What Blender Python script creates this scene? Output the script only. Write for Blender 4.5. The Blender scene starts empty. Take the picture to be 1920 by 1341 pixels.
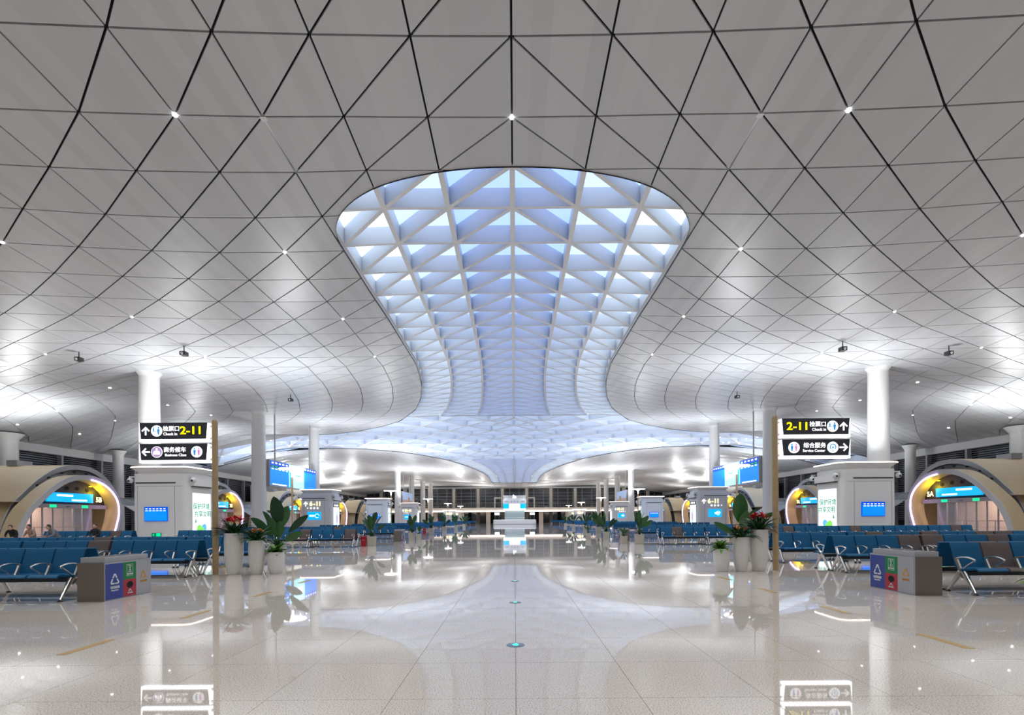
import bpy, bmesh, math, random
from mathutils import Vector, Matrix
random.seed(7)
SC = bpy.context.scene
COL = SC.collection

# ------------------------------------------------------------------ camera
CH = 1.44                     # eye height
F = 940.0                     # focal length in pixels of the 1920x1341 frame
ROLL = 0.0070
cam_d = bpy.data.cameras.new('camera')
cam_d.sensor_fit = 'HORIZONTAL'
cam_d.sensor_width = 36.0
cam_d.lens = F / 1920 * 36.0
cam_d.shift_x = (960.0 - 965.0) / 1920
cam_d.shift_y = (972.0 - 670.5) / 1920
cam_d.clip_start = 0.1
cam_d.clip_end = 600
cam = bpy.data.objects.new('camera', cam_d)
COL.objects.link(cam)
cam.matrix_world = Matrix.Translation((0, 0, CH)) @ Matrix.Rotation(math.pi/2, 4, 'X') @ Matrix.Rotation(-ROLL, 4, 'Z')
SC.camera = cam

# ------------------------------------------------------------------ world and exposure
world = bpy.data.worlds.new('night_sky'); SC.world = world
world.use_nodes = True
bgn = world.node_tree.nodes['Background']
bgn.inputs[0].default_value = (0.10, 0.14, 0.30, 1)
bgn.inputs[1].default_value = 0.25
vs = SC.view_settings
vs.view_transform = 'Standard'; vs.look = 'None'; vs.gamma = 1.0; vs.exposure = 0.0
vs.use_curve_mapping = False
SC.cycles.max_bounces = 4
SC.cycles.diffuse_bounces = 3
SC.cycles.glossy_bounces = 3
SC.cycles.transparent_max_bounces = 6
SC.cycles.adaptive_threshold = 0.04
SC.cycles.sample_clamp_indirect = 6
SC.cycles.caustics_reflective = False
SC.cycles.caustics_refractive = False

UPLIGHT = 420.0       # W of each kiosk-top uplight
PORTAL_UP = 680.0      # W of each floodlight on a portal roof
LAMP = 440.0           # W of each lamp post head
DOWN = 112.0           # W of each fill downlight in the ceiling
SKY_WHITE, SKY_BLUE = 1.35, 1.08

def area_light(name, loc, size, energy, color=(1, 1, 1), rot=(0, 0, 0), spread=math.pi):
    l = bpy.data.lights.new(name, 'AREA'); l.energy = energy; l.color = color
    l.shape = 'DISK'; l.size = size; l.spread = spread
    o = bpy.data.objects.new(name, l); COL.objects.link(o)
    o.location = loc; o.rotation_euler = rot
    return o

def point_light(name, loc, energy, color, r=0.1, parent=None):
    l = bpy.data.lights.new(name, 'POINT'); l.energy = energy; l.color = color; l.shadow_soft_size = r
    o = bpy.data.objects.new(name, l); COL.objects.link(o); o.location = loc
    if parent: o.parent = parent
    return o

# ------------------------------------------------------------------ materials
MATS = {}
def mat(name, col=(0.8, 0.8, 0.8), rough=0.5, metal=0.0, emit=None, estr=0.0, noise=0.0, nscale=20.0, coat=0.0, alpha=1.0, spec=0.5):
    if name in MATS: return MATS[name]
    m = bpy.data.materials.new(name); m.use_nodes = True
    nt = m.node_tree; b = nt.nodes['Principled BSDF']
    b.inputs['Base Color'].default_value = (*col, 1)
    b.inputs['Roughness'].default_value = rough
    b.inputs['Metallic'].default_value = metal
    b.inputs['Specular IOR Level'].default_value = spec
    b.inputs['Coat Weight'].default_value = coat
    b.inputs['Alpha'].default_value = alpha
    if emit:
        b.inputs['Emission Color'].default_value = (*emit, 1)
        b.inputs['Emission Strength'].default_value = estr
        m.cycles.emission_sampling = 'NONE'
    if noise > 0:
        tc = nt.nodes.new('ShaderNodeTexCoord'); tn = nt.nodes.new('ShaderNodeTexNoise')
        tn.inputs['Scale'].default_value = nscale; tn.inputs['Detail'].default_value = 3
        nt.links.new(tc.outputs['Object'], tn.inputs['Vector'])
        mx = nt.nodes.new('ShaderNodeMix'); mx.data_type = 'RGBA'
        mx.inputs[6].default_value = (*[c*(1-noise) for c in col], 1)
        mx.inputs[7].default_value = (*[min(1, c*(1+noise)) for c in col], 1)
        nt.links.new(tn.outputs['Fac'], mx.inputs[0])
        nt.links.new(mx.outputs[2], b.inputs['Base Color'])
    MATS[name] = m
    return m

def floor_material(name, joints):
    m = bpy.data.materials.new(name); m.use_nodes = True
    nt = m.node_tree; b = nt.nodes['Principled BSDF']; L = nt.links
    tc = nt.nodes.new('ShaderNodeTexCoord')
    n1 = nt.nodes.new('ShaderNodeTexNoise'); n1.inputs['Scale'].default_value = 85; n1.inputs['Detail'].default_value = 2
    n2 = nt.nodes.new('ShaderNodeTexNoise'); n2.inputs['Scale'].default_value = 0.6; n2.inputs['Detail'].default_value = 3
    L.new(tc.outputs['Object'], n1.inputs['Vector']); L.new(tc.outputs['Object'], n2.inputs['Vector'])
    r = nt.nodes.new('ShaderNodeValToRGB'); cr = r.color_ramp
    cr.elements[0].position = 0.33; cr.elements[0].color = (0.40, 0.34, 0.30, 1)
    cr.elements[1].position = 0.58; cr.elements[1].color = (0.88, 0.765, 0.665, 1)
    e = cr.elements.new(0.46); e.color = (0.74, 0.63, 0.54, 1)
    L.new(n1.outputs['Fac'], r.inputs['Fac'])
    mx = nt.nodes.new('ShaderNodeMix'); mx.data_type = 'RGBA'; mx.blend_type = 'MULTIPLY'; mx.inputs[0].default_value = 0.12
    L.new(r.outputs['Color'], mx.inputs[6]); L.new(n2.outputs['Fac'], mx.inputs[7])
    out = mx.outputs[2]
    if joints:
        br = nt.nodes.new('ShaderNodeTexBrick'); br.offset = 0.0
        br.inputs['Scale'].default_value = 1.0; br.inputs['Brick Width'].default_value = 1.0; br.inputs['Row Height'].default_value = 1.0
        br.inputs['Mortar Size'].default_value = 0.004; br.inputs['Color1'].default_value = (1, 1, 1, 1); br.inputs['Color2'].default_value = (1, 1, 1, 1)
        br.inputs['Mortar'].default_value = (0.35, 0.33, 0.31, 1)
        L.new(tc.outputs['Object'], br.inputs['Vector'])
        m2 = nt.nodes.new('ShaderNodeMix'); m2.data_type = 'RGBA'; m2.blend_type = 'MULTIPLY'; m2.inputs[0].default_value = 1.0
        L.new(out, m2.inputs[6]); L.new(br.outputs['Color'], m2.inputs[7]); out = m2.outputs[2]
    L.new(out, b.inputs['Base Color'])
    b.inputs['Roughness'].default_value = 0.025
    b.inputs['IOR'].default_value = 1.5
    return m

def ceiling_material():
    m = bpy.data.materials.new('ceiling_panel_metal'); m.use_nodes = True
    nt = m.node_tree; b = nt.nodes['Principled BSDF']; L = nt.links
    tc = nt.nodes.new('ShaderNodeTexCoord'); sp = nt.nodes.new('ShaderNodeSeparateXYZ')
    L.new(tc.outputs['Object'], sp.inputs[0])
    mu = nt.nodes.new('ShaderNodeMath'); mu.operation = 'MULTIPLY'; mu.inputs[1].default_value = 2.6
    L.new(sp.outputs['X'], mu.inputs[0])
    fl = nt.nodes.new('ShaderNodeMath'); fl.operation = 'FLOOR'; L.new(mu.outputs[0], fl.inputs[0])
    wn = nt.nodes.new('ShaderNodeTexWhiteNoise'); wn.noise_dimensions = '1D'; L.new(fl.outputs[0], wn.inputs['W'])
    mx = nt.nodes.new('ShaderNodeMix'); mx.data_type = 'RGBA'
    mx.inputs[6].default_value = (0.53, 0.54, 0.56, 1); mx.inputs[7].default_value = (0.58, 0.59, 0.61, 1)
    L.new(wn.outputs['Value'], mx.inputs[0]); L.new(mx.outputs[2], b.inputs['Base Color'])
    b.inputs['Roughness'].default_value = 0.38
    b.inputs['Specular IOR Level'].default_value = 0.6
    return m

M_CEIL = ceiling_material()
M_TILE = floor_material('polished_granite_tile', False)
M_FLOOR = floor_material('polished_granite_far', True)
M_GROUT = mat('grout', (0.22, 0.2, 0.18), 0.7)
M_BLACK = mat('black_gap', (0.012, 0.012, 0.013), 0.9)
M_DARKEDGE = mat('dark_edge_trim', (0.02, 0.02, 0.022), 0.5)
M_RIB = mat('white_rib_paint', (0.80, 0.81, 0.83), 0.5)
M_SKYW = mat('skylight_wash_white', (0.8, 0.85, 0.9), 0.4, emit=(0.58, 0.75, 1.0), estr=SKY_WHITE)  # LED wash from the rim, painted as a whiter, stronger glow
M_SKYM = mat('skylight_wash_pale', (0.7, 0.78, 0.9), 0.4, emit=(0.46, 0.64, 1.0), estr=SKY_BLUE*1.1)
M_SKYB = mat('skylight_wash_blue', (0.6, 0.7, 0.9), 0.4, emit=(0.34, 0.52, 1.0), estr=SKY_BLUE)
M_WHITE = mat('white_paint', (0.80, 0.80, 0.79), 0.4, noise=0.03, nscale=3)
M_COLUMN = mat('column_white_metal', (0.82, 0.82, 0.81), 0.35, noise=0.02, nscale=2)
M_KIOSK = mat('kiosk_white_panel', (0.78, 0.77, 0.76), 0.32, noise=0.02, nscale=2)
M_SEAM = mat('seam_grey', (0.3, 0.3, 0.29), 0.5)
M_SLOT = mat('slot_dark', (0.05, 0.05, 0.045), 0.6)
M_WARM = mat('warm_led', (1, .9, .8), 0.4, emit=(1.0, 0.86, 0.78), estr=6.0)
M_LAMPWHITE = mat('white_led', (1, 1, 1), 0.4, emit=(1.0, 0.97, 0.93), estr=7.0)
M_SIGNGLOW = mat('sign_edge_glow', (1, 1, 1), 0.4, emit=(0.95, 0.95, 1.0), estr=3.5)
M_SIGNFACE = mat('sign_face_charcoal', (0.045, 0.047, 0.062), 0.35)
M_TXTW = mat('lit_white_print', (1, 1, 1), 0.4, emit=(1, 1, 1), estr=1.1)
M_TXTY = mat('lit_yellow_print', (1, .85, 0), 0.4, emit=(1.0, 0.86, 0.0), estr=1.2)
M_TXTWARM = mat('lit_warm_digits', (1, .95, .6), 0.4, emit=(1.0, 0.85, 0.35), estr=2.0)
M_PRBLUE = mat('print_blue', (0.02, 0.25, 0.6), 0.4, emit=(0.03, 0.28, 0.7), estr=0.6)
M_PRPINK = mat('print_pink', (0.8, 0.2, 0.6), 0.4, emit=(0.8, 0.25, 0.65), estr=0.6)
M_PRPURP = mat('print_purple', (0.45, 0.3, 0.6), 0.4, emit=(0.5, 0.34, 0.66), estr=0.6)
M_SCRBLUE = mat('screen_blue', (0, .2, .8), 0.2, emit=(0.0, 0.22, 1.0), estr=1.0)
M_SCRDEEP = mat('screen_deep_blue', (0, .08, .5), 0.2, emit=(0.0, 0.07, 0.6), estr=0.9)
M_SCRCYAN = mat('screen_cyan', (0, .4, .8), 0.2, emit=(0.0, 0.42, 0.92), estr=1.0)
M_SCRAQUA = mat('screen_aqua', (.3, .8, .9), 0.2, emit=(0.45, 0.85, 0.95), estr=1.0)
M_SCRGREEN = mat('screen_green', (0, .4, .2), 0.2, emit=(0.0, 0.45, 0.2), estr=0.9)
M_SCRNAVY = mat('screen_navy', (0, .05, .1), 0.2, emit=(0.0, 0.06, 0.12), estr=0.8)
M_EXIT = mat('exit_green', (0, .5, .2), 0.3, emit=(0.0, 0.75, 0.28), estr=1.3)
M_EXITD = mat('exit_dark_green', (0, .16, .08), 0.3, emit=(0.0, 0.13, 0.07), estr=0.6)
M_POSTER = mat('poster_backlit', (.9, .97, .95), 0.3, emit=(0.86, 0.97, 0.95), estr=1.15)
M_PGREEN = mat('poster_green', (.2, .6, .1), 0.3, emit=(0.22, 0.7, 0.1), estr=0.9)
M_PBLUE = mat('poster_blue', (.1, .4, .9), 0.3, emit=(0.12, 0.45, 0.95), estr=0.9)
M_PTEAL = mat('poster_teal', (.03, .25, .15), 0.3, emit=(0.04, 0.3, 0.2), estr=0.6)
M_WOOD = mat('light_wood_wrap', (0.42, 0.29, 0.15), 0.45, noise=0.12, nscale=6)
M_STEEL = mat('brushed_steel', (0.26, 0.225, 0.20), 0.36, metal=0.9, noise=0.08, nscale=2)
M_STEELG = mat('grey_steel', (0.42, 0.42, 0.44), 0.4, metal=0.35)
M_CHROME = mat('cast_aluminium', (0.68, 0.66, 0.63), 0.25, metal=0.9)
M_SEATB = mat('seat_blue', (0.004, 0.098, 0.225), 0.5, noise=0.06, nscale=6, spec=0.25)
M_SEATN = mat('seat_brown', (0.125, 0.093, 0.088), 0.5, noise=0.06, nscale=6, spec=0.3)
M_SEATK = mat('seat_shell_dark', (0.012, 0.02, 0.03), 0.5)
M_BINB = mat('bin_blue', (0.035, 0.06, 0.30), 0.4)
M_BING = mat('bin_green', (0.0, 0.20, 0.055), 0.4)
M_BINR = mat('bin_red', (0.42, 0.025, 0.04), 0.4)
M_PRW = mat('print_white', (0.8, 0.8, 0.8), 0.5)
M_PRO = mat('print_orange', (0.72, 0.34, 0.08), 0.5)
M_POT = mat('pot_white_glaze', (0.72, 0.69, 0.66), 0.35, noise=0.05, nscale=9)
M_POTBEIGE = mat('pot_beige', (0.50, 0.45, 0.36), 0.5, noise=0.06, nscale=9)
M_SOIL = mat('soil', (0.03, 0.022, 0.015), 0.9)
M_LEAF = mat('leaf_green', (0.030, 0.115, 0.022), 0.38, noise=0.25, nscale=5)
M_LEAFD = mat('leaf_dark', (0.016, 0.055, 0.020), 0.4, noise=0.25, nscale=8)
M_LEAFL = mat('leaf_lime', (0.13, 0.30, 0.03), 0.4, noise=0.3, nscale=12)
M_FLRED = mat('flower_red', (0.62, 0.03, 0.04), 0.5, noise=0.2, nscale=15)
M_FLOR = mat('flower_orange', (0.65, 0.25, 0.05), 0.5, noise=0.2, nscale=15)
M_TAN = mat('shell_tan', (0.56, 0.44, 0.27), 0.42, noise=0.05, nscale=1.5)
M_RING = mat('shell_ring_grey', (0.52, 0.52, 0.53), 0.4)
M_PURPLE = mat('purple_led', (.7, .5, 1), 0.4, emit=(0.66, 0.42, 1.0), estr=7.0)
M_DARKPANEL = mat('dark_ceiling_panel', (0.025, 0.024, 0.026), 0.6)
M_HEADER = mat('door_header_grey', (0.36, 0.34, 0.37), 0.4)
M_PALE = mat('pale_corridor_wall', (0.82, 0.66, 0.56), 0.6)
M_GLASSD = mat('dark_night_glass', (0.02, 0.025, 0.035), 0.08, spec=0.8)
M_GLASS = mat('clear_door_glass', (0.75, 0.78, 0.8), 0.05, alpha=0.25)
M_GLASSG = mat('grey_curved_glass', (0.38, 0.42, 0.46), 0.12, alpha=0.75)
M_MULL = mat('mullion_grey', (0.40, 0.40, 0.42), 0.4)
M_LOUVRE = mat('louvre_grey', (0.34, 0.34, 0.38), 0.45)
M_YEL = mat('yellow_strip', (0.50, 0.30, 0.08), 0.35)
M_GREENDOT = mat('green_floor_led', (0, .8, .5), 0.3, emit=(0.05, 0.85, 0.55), estr=1.2)
M_INLAY = mat('inlay_ring_grey', (0.22, 0.28, 0.32), 0.2, metal=0.5)
M_CREAM = mat('cream_wall', (0.74, 0.70, 0.64), 0.6)
M_BLACKCLOTH = mat('black_cloth', (0.012, 0.012, 0.014), 0.85)
M_GREYCLOTH = mat('grey_cloth', (0.16, 0.17, 0.19), 0.85)
M_PINKCLOTH = mat('dusty_cloth', (0.34, 0.22, 0.19), 0.85)
M_SKIN = mat('skin', (0.50, 0.30, 0.21), 0.55)
M_HAIR = mat('black_hair', (0.012, 0.010, 0.010), 0.5)
M_REDBOX = mat('red_cabinet', (0.50, 0.015, 0.02), 0.4)
M_CAMW = mat('camera_white', (0.7, 0.7, 0.7), 0.4)
M_CAMK = mat('camera_dark', (0.03, 0.03, 0.03), 0.4)
M_YLIGHT = mat('yellow_lamp', (1, .8, 0), 0.4, emit=(1.0, 0.72, 0.02), estr=3.0)

# ------------------------------------------------------------------ mesh helpers
class MB:
    def __init__(s): s.v = []; s.f = []
    def add(s, vs, fs):
        o = len(s.v); s.v += [tuple(v) for v in vs]; s.f += [tuple(i+o for i in f) for f in fs]; return s
    def box(s, x0, x1, y0, y1, z0, z1):
        return s.add([(x0,y0,z0),(x1,y0,z0),(x1,y1,z0),(x0,y1,z0),(x0,y0,z1),(x1,y0,z1),(x1,y1,z1),(x0,y1,z1)],
                     [(0,3,2,1),(4,5,6,7),(0,1,5,4),(1,2,6,5),(2,3,7,6),(3,0,4,7)])
    def bar(s, a, b, w, h, up=(0,0,1)):
        a = Vector(a); b = Vector(b); d = (b-a).normalized(); u = Vector(up)
        r = d.cross(u)
        if r.length < 1e-5: r = d.cross(Vector((1,0,0)))
        r.normalize(); u = r.cross(d).normalized()
        vs = []
        for p in (a, b):
            for (i, j) in ((-1,-1),(1,-1),(1,1),(-1,1)): vs.append(p + r*(i*w/2) + u*(j*h/2))
        return s.add(vs, [(0,1,2,3),(7,6,5,4),(0,4,5,1),(1,5,6,2),(2,6,7,3),(3,7,4,0)])
    def tube(s, pts, r, n=8, caps=True):
        pts = [Vector(p) for p in pts]; rs = r if isinstance(r, (list, tuple)) else [r]*len(pts)
        vs = []; prev = None
        for i, p in enumerate(pts):
            d = (pts[min(i+1, len(pts)-1)] - pts[max(i-1, 0)]).normalized()
            if prev is None:
                q = Vector((0,0,1)) if abs(d.z) < .9 else Vector((1,0,0))
                a = d.cross(q).normalized()
            else:
                a = (prev - d*prev.dot(d)).normalized()
            prev = a; b = d.cross(a)
            for k in range(n):
                t = 2*math.pi*k/n; vs.append(p + (a*math.cos(t) + b*math.sin(t))*rs[i])
        fs = []
        for i in range(len(pts)-1):
            for k in range(n):
                k2 = (k+1) % n; fs.append((i*n+k, i*n+k2, (i+1)*n+k2, (i+1)*n+k))
        if caps: fs.append(tuple(range(n-1, -1, -1))); fs.append(tuple((len(pts)-1)*n+k for k in range(n)))
        return s.add(vs, fs)
    def lathe(s, prof, c=(0,0,0), n=24):
        vs = []; fs = []
        for (r, z) in prof:
            for k in range(n):
                t = 2*math.pi*k/n; vs.append((c[0]+r*math.cos(t), c[1]+r*math.sin(t), c[2]+z))
        m = len(prof)
        for i in range(m-1):
            for k in range(n):
                k2 = (k+1) % n; fs.append((i*n+k, i*n+k2, (i+1)*n+k2, (i+1)*n+k))
        fs.append(tuple(range(n-1, -1, -1))); fs.append(tuple((m-1)*n+k for k in range(n)))
        return s.add(vs, fs)
    def sphere(s, c, r, n=10, sc=(1,1,1)):
        prof = [(math.sin(math.pi*i/8)*r, -math.cos(math.pi*i/8)*r) for i in range(9)]
        prof[0] = (r*.02, -r); prof[-1] = (r*.02, r)
        o = len(s.v); s.lathe(prof, (0,0,0), n)
        s.v[o:] = [(c[0]+x*sc[0], c[1]+y*sc[1], c[2]+z*sc[2]) for (x,y,z) in s.v[o:]]
        return s
    def prism(s, poly, a0, a1, axis='x'):
        """poly: 2d outline; extruded along axis from a0 to a1. axis x: poly=(y,z); y: (x,z); z: (x,y)"""
        n = len(poly); vs = []
        for a in (a0, a1):
            for (p, q) in poly:
                vs.append((a,p,q) if axis == 'x' else (p,a,q) if axis == 'y' else (p,q,a))
        fs = [tuple(range(n-1, -1, -1)), tuple(n+i for i in range(n))]
        for i in range(n):
            j = (i+1) % n; fs.append((i, j, n+j, n+i))
        return s.add(vs, fs)
    def disc(s, c, r, axis='y', n=24, sy=1.0):
        vs = []
        for k in range(n):
            t = 2*math.pi*k/n; a = r*math.cos(t); b = r*sy*math.sin(t)
            vs.append((c[0]+a, c[1], c[2]+b) if axis == 'y' else (c[0], c[1]+a, c[2]+b) if axis == 'x' else (c[0]+a, c[1]+b, c[2]))
        return s.add(vs, [tuple(range(n))])
    def slab(s, vs, fs, up, thick):
        """faces fs over vs, thickened along +z by thick"""
        n = len(vs); top = [(v[0], v[1], v[2]+thick) for v in vs]
        edges = {}
        for f in fs:
            for i in range(len(f)):
                a, b = f[i], f[(i+1) % len(f)]
                k = (min(a,b), max(a,b)); edges.setdefault(k, []).append((a, b))
        out = list(fs) + [tuple(n+i for i in reversed(f)) for f in fs]
        for k, l in edges.items():
            if len(l) == 1:
                a, b = l[0]; out.append((b, a, n+a, n+b))
        return s.add(list(vs)+top, out)
    def mirror(s): s.v = [(-x, y, z) for (x, y, z) in s.v]; s.f = [tuple(reversed(f)) for f in s.f]; return s
    def move(s, dx, dy, dz): s.v = [(x+dx, y+dy, z+dz) for (x,y,z) in s.v]; return s
    def mesh(s, name, m, smooth=False):
        me = bpy.data.meshes.new(name); me.from_pydata(s.v, [], s.f); me.validate()
        if m: me.materials.append(m)
        if smooth:
            me.polygons.foreach_set('use_smooth', [True]*len(me.polygons))
            me.set_sharp_from_angle(angle=math.radians(38))
        me.update(); return me

def tag(o, label=None, cat=None, group=None, kind=None):
    if label: o['label'] = label
    if cat: o['category'] = cat
    if group: o['group'] = group
    if kind: o['kind'] = kind
    return o
def obj(name, mb, m=None, parent=None, smooth=False, label=None, cat=None, group=None, kind=None, loc=None):
    me = mb.mesh(name, m, smooth) if isinstance(mb, MB) else mb
    o = bpy.data.objects.new(name, me); COL.objects.link(o)
    if parent: o.parent = parent
    if loc: o.location = loc
    return tag(o, label, cat, group, kind)
def empty(name, loc=(0,0,0), rz=0, label=None, cat=None, group=None, kind=None):
    o = bpy.data.objects.new(name, None); COL.objects.link(o); o.location = loc; o.rotation_euler = (0,0,rz)
    o.empty_display_size = 0.2
    return tag(o, label, cat, group, kind)
KIDS = {}
def tree(o, parent=None):
    c = o.copy(); COL.objects.link(c); c.parent = parent
    for ch in [x for x in bpy.data.objects if x.parent == o] if o.name not in KIDS else KIDS[o.name]:
        tree(ch, c)
    return c
def index_kids(o):
    """remember the children of a prototype once, so that copies are quick"""
    ks = list(o.children); KIDS[o.name] = ks
    for k in ks: index_kids(k)

def text_mesh(body, size, m, bold=0.0, align='CENTER', spacing=1.0):
    c = bpy.data.curves.new('lettering', 'FONT'); c.body = body; c.size = size; c.align_x = align; c.align_y = 'CENTER'
    c.offset = bold*size; c.extrude = 0.004; c.resolution_u = 3; c.space_character = spacing
    o = bpy.data.objects.new('lettering', c); COL.objects.link(o)
    dg = bpy.context.evaluated_depsgraph_get(); dg.update()
    me = bpy.data.meshes.new_from_object(o.evaluated_get(dg))
    bpy.data.objects.remove(o); bpy.data.curves.remove(c)
    me.materials.clear(); me.materials.append(m)
    return me
TX = {}
def text(name, body, size, m, parent, loc, face='front', bold=0.0, align='CENTER', sx=1.0):
    key = (body, size, m.name, bold, align)
    if key not in TX: TX[key] = text_mesh(body, size, m, bold, align)
    o = bpy.data.objects.new(name, TX[key]); COL.objects.link(o); o.parent = parent
    o.location = loc
    rz = {'front': 0, 'right': math.pi/2, 'left': -math.pi/2, 'back': math.pi}[face]   # face = where the reader stands: front = -Y, right = +X
    o.rotation_euler = (math.pi/2, 0, rz); o.scale = (sx, 1, 1)
    return o

def interp(tab, x):
    if x <= tab[0][0]: return tab[0][1]
    for (a, fa), (b, fb) in zip(tab, tab[1:]):
        if x <= b: return fa + (fb-fa)*(x-a)/(b-a)
    return tab[-1][1]
def spline(pts, k=4):
    out = []
    n = len(pts)
    for i in range(n-1):
        p0, p1, p2, p3 = pts[max(i-1,0)], pts[i], pts[i+1], pts[min(i+2,n-1)]
        for j in range(k):
            t = j/k; r = []
            for a, b, c, d in zip(p0, p1, p2, p3):
                r.append(0.5*((2*b) + (-a+c)*t + (2*a-5*b+4*c-d)*t*t + (-a+3*b-3*c+d)*t**3))
            out.append(tuple(r))
    out.append(pts[-1]); return out
def pix(px, py, d):
    dx, dy = px-965, py-972
    return ((dx-ROLL*dy)*d/F, d, CH-(dy+ROLL*dx)*d/F)
SIDE = {-1: 'left', 1: 'right'}

# ------------------------------------------------------------------ the roof surface
Z0 = 9.2
DC, FS = 7.6, 1.07            # middle of the crossing, stretch of the far half
XN = [0,.21,.419,.622,.84,1.08,1.33,1.60,1.88,2.18,2.51,2.86,3.22,3.6,4.0,4.4,4.85,5.3]
ZR = [(-3,1),(2.2,1),(3.3,1.034),(4.34,1.075),(6.4,1.16),(7.6,1.19)]
FL = [(2.5,0),(3.3,.02),(3.83,.08),(4.43,.2),(5.0,.36),(5.75,.68),(6.2,1.0),(6.6,1.4),(6.87,1.85),(6.97,2.4),(7.05,3.4),(7.1,5.0)]
ZT = [(1.04,[1,1.002,1.007,1.014,1.025,1.037,1.05,1.06,1.068,1.07,1.07,1.06,1.04,1.01,.98,.95,.92,.9]),
      (1.64,[1,1,1,.99,.987,.99,1.002,1.022,1.04,1.05,1.055,1.05,1.03,1.0,.97,.94,.91,.88]),
      (1.85,[1,1,1,.99,.986,.986,.9955,1.011,1.029,1.045,1.05,1.05,1.03,1.0,.97,.94,.91,.88]),
      (2.68,[1,1,1,.985,.978,.9775,.976,.978,.986,.996,1.01,1.015,1.01,.99,.96,.93,.9,.87]),
      (4.5,[1,1,1,.985,.975,.97,.968,.966,.965,.967,.97,.97,.965,.95,.93,.91,.88,.86]),
      (6.5,[1,1,1,1,1,1,1,1.0,1.01,1.015,1.02,1.02,1.01,1.0,.98,.95,.92,.9])]
def fold(d): return d if d <= DC else DC-(d-DC)/FS
def unfold(d): return DC+(DC-d)*FS
def zf(d, n):
    n = max(0, min(16.999, n)); i = int(n); t = n-i
    def row(r): return r[i]+(r[i+1]-r[i])*t
    if d <= ZT[0][0]: return row(ZT[0][1])
    for (a, ra), (b, rb) in zip(ZT, ZT[1:]):
        if d <= b: return row(ra)+(row(rb)-row(ra))*(d-a)/(b-a)
    return row(ZT[-1][1])
def xline(n, dd):
    i = min(16, int(n)); x = XN[i]+(XN[i+1]-XN[i])*(n-i); f = interp(FL, dd)
    return x + (f*n/3 if n <= 3 else f*(1+.12*(n-3)))
def ninv(x, dd):
    lo, hi = 0.0, 17.0
    for _ in range(24):
        m = (lo+hi)/2
        if xline(m, dd) < x: lo = m
        else: hi = m
    return lo
def side_drop(x, z):
    t = max(0.0, min(1.0, (x-3.6)/1.52)); t = t*t*(3-2*t); return z*(1-t)+.82*t
def node(n, d):
    dd = fold(d); a = abs(n); x = xline(a, dd)
    cl = False
    if x > 5.12: x = 5.12; cl = True
    z = interp(ZR, dd)*zf(dd, a if not cl else ninv(x, dd))
    z = side_drop(x, z)
    return (math.copysign(x, n)*Z0 if n else 0.0, d*Z0, CH+z*Z0)
def zsurf(X, Y):
    d = Y/Z0; dd = fold(d); x = min(5.12, abs(X)/Z0); return CH+side_drop(x, interp(ZR, dd)*zf(dd, ninv(x, dd)))*Z0
RIM = [(1.424,0),(1.428,.1),(1.44,.207),(1.47,.32),(1.51,.421),(1.60,.528),(1.73,.603),(1.85,.622)]
def rim_x(dd):
    if dd < 1.424: return -1
    if dd < 1.85: return .622*math.sqrt(max(0, 1-((1.85-dd)/.426)**2.5))
    return xline(3, dd)

ROWS = [-2.0,-1.6,-1.2,-.83,-.62,-.41,-.2,0,.2,.41,.62,.83,1.04,1.25,1.44,1.638,1.847]
d = 1.847
while d < 6.5: d += .208; ROWS.append(round(d, 3))
ROWS += [6.74,6.87,6.97,7.05,7.1]
FROWS = [unfold(x) for x in reversed(ROWS) if x > -.9]

def project(p):
    if p[1] < .5: return None
    u, v = p[0]*F/p[1], (CH-p[2])*F/p[1]
    return (965+u, 972+v)
def shrink(tri, g):
    A, B, C = [Vector(p) for p in tri]
    a, b, c = (B-C).length, (C-A).length, (A-B).length
    per = a+b+c
    if per < .3: return None
    I = (A*a+B*b+C*c)/per; ar = (B-A).cross(C-A).length/2
    if ar < .02: return None
    r = 2*ar/per
    if r <= g*1.5: return None
    t = 1-g/r
    return [I+(P-I)*t for P in (A, B, C)]

roof_panels = []; roof_back = MB()
def roof_cells(rows):
    for j in range(len(rows)-1):
        d0, d1 = rows[j], rows[j+1]
        near_opening = 1.424 < max(fold(d0), fold(d1))
        for s in (-1, 1):
            for n in range(0, 17):
                inside = near_opening and n < 3
                far = d0 >= DC
                # the diagonal leaves the corner nearest the centre line and the near end
                P = [node(s*n, d0), node(s*(n+1), d0), node(s*(n+1), d1), node(s*n, d1)]
                if far: tris = [(P[3], P[2], P[1]), (P[3], P[1], P[0])]
                else: tris = [(P[0], P[1], P[2]), (P[0], P[2], P[3])]
                for t in tris:
                    if inside:
                        if far and fold(d1) > 1.45: continue
                        if not far and d0 > 1.84: continue
                        clip_panel(t)
                    else:
                        q = shrink(t, .022)
                        if q: roof_panels.append(([tuple(v) for v in q], [(0,1,2)]))
                        if (Vector(t[1])-Vector(t[0])).cross(Vector(t[2])-Vector(t[0])).length > .02:
                            roof_back.add([(v[0], v[1], v[2]+.07) for v in t], [(0,1,2)])
RIMPOLY = []
def opening(x, y):
    dd = fold(y/Z0); return abs(x)/Z0 < rim_x(dd)
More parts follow.
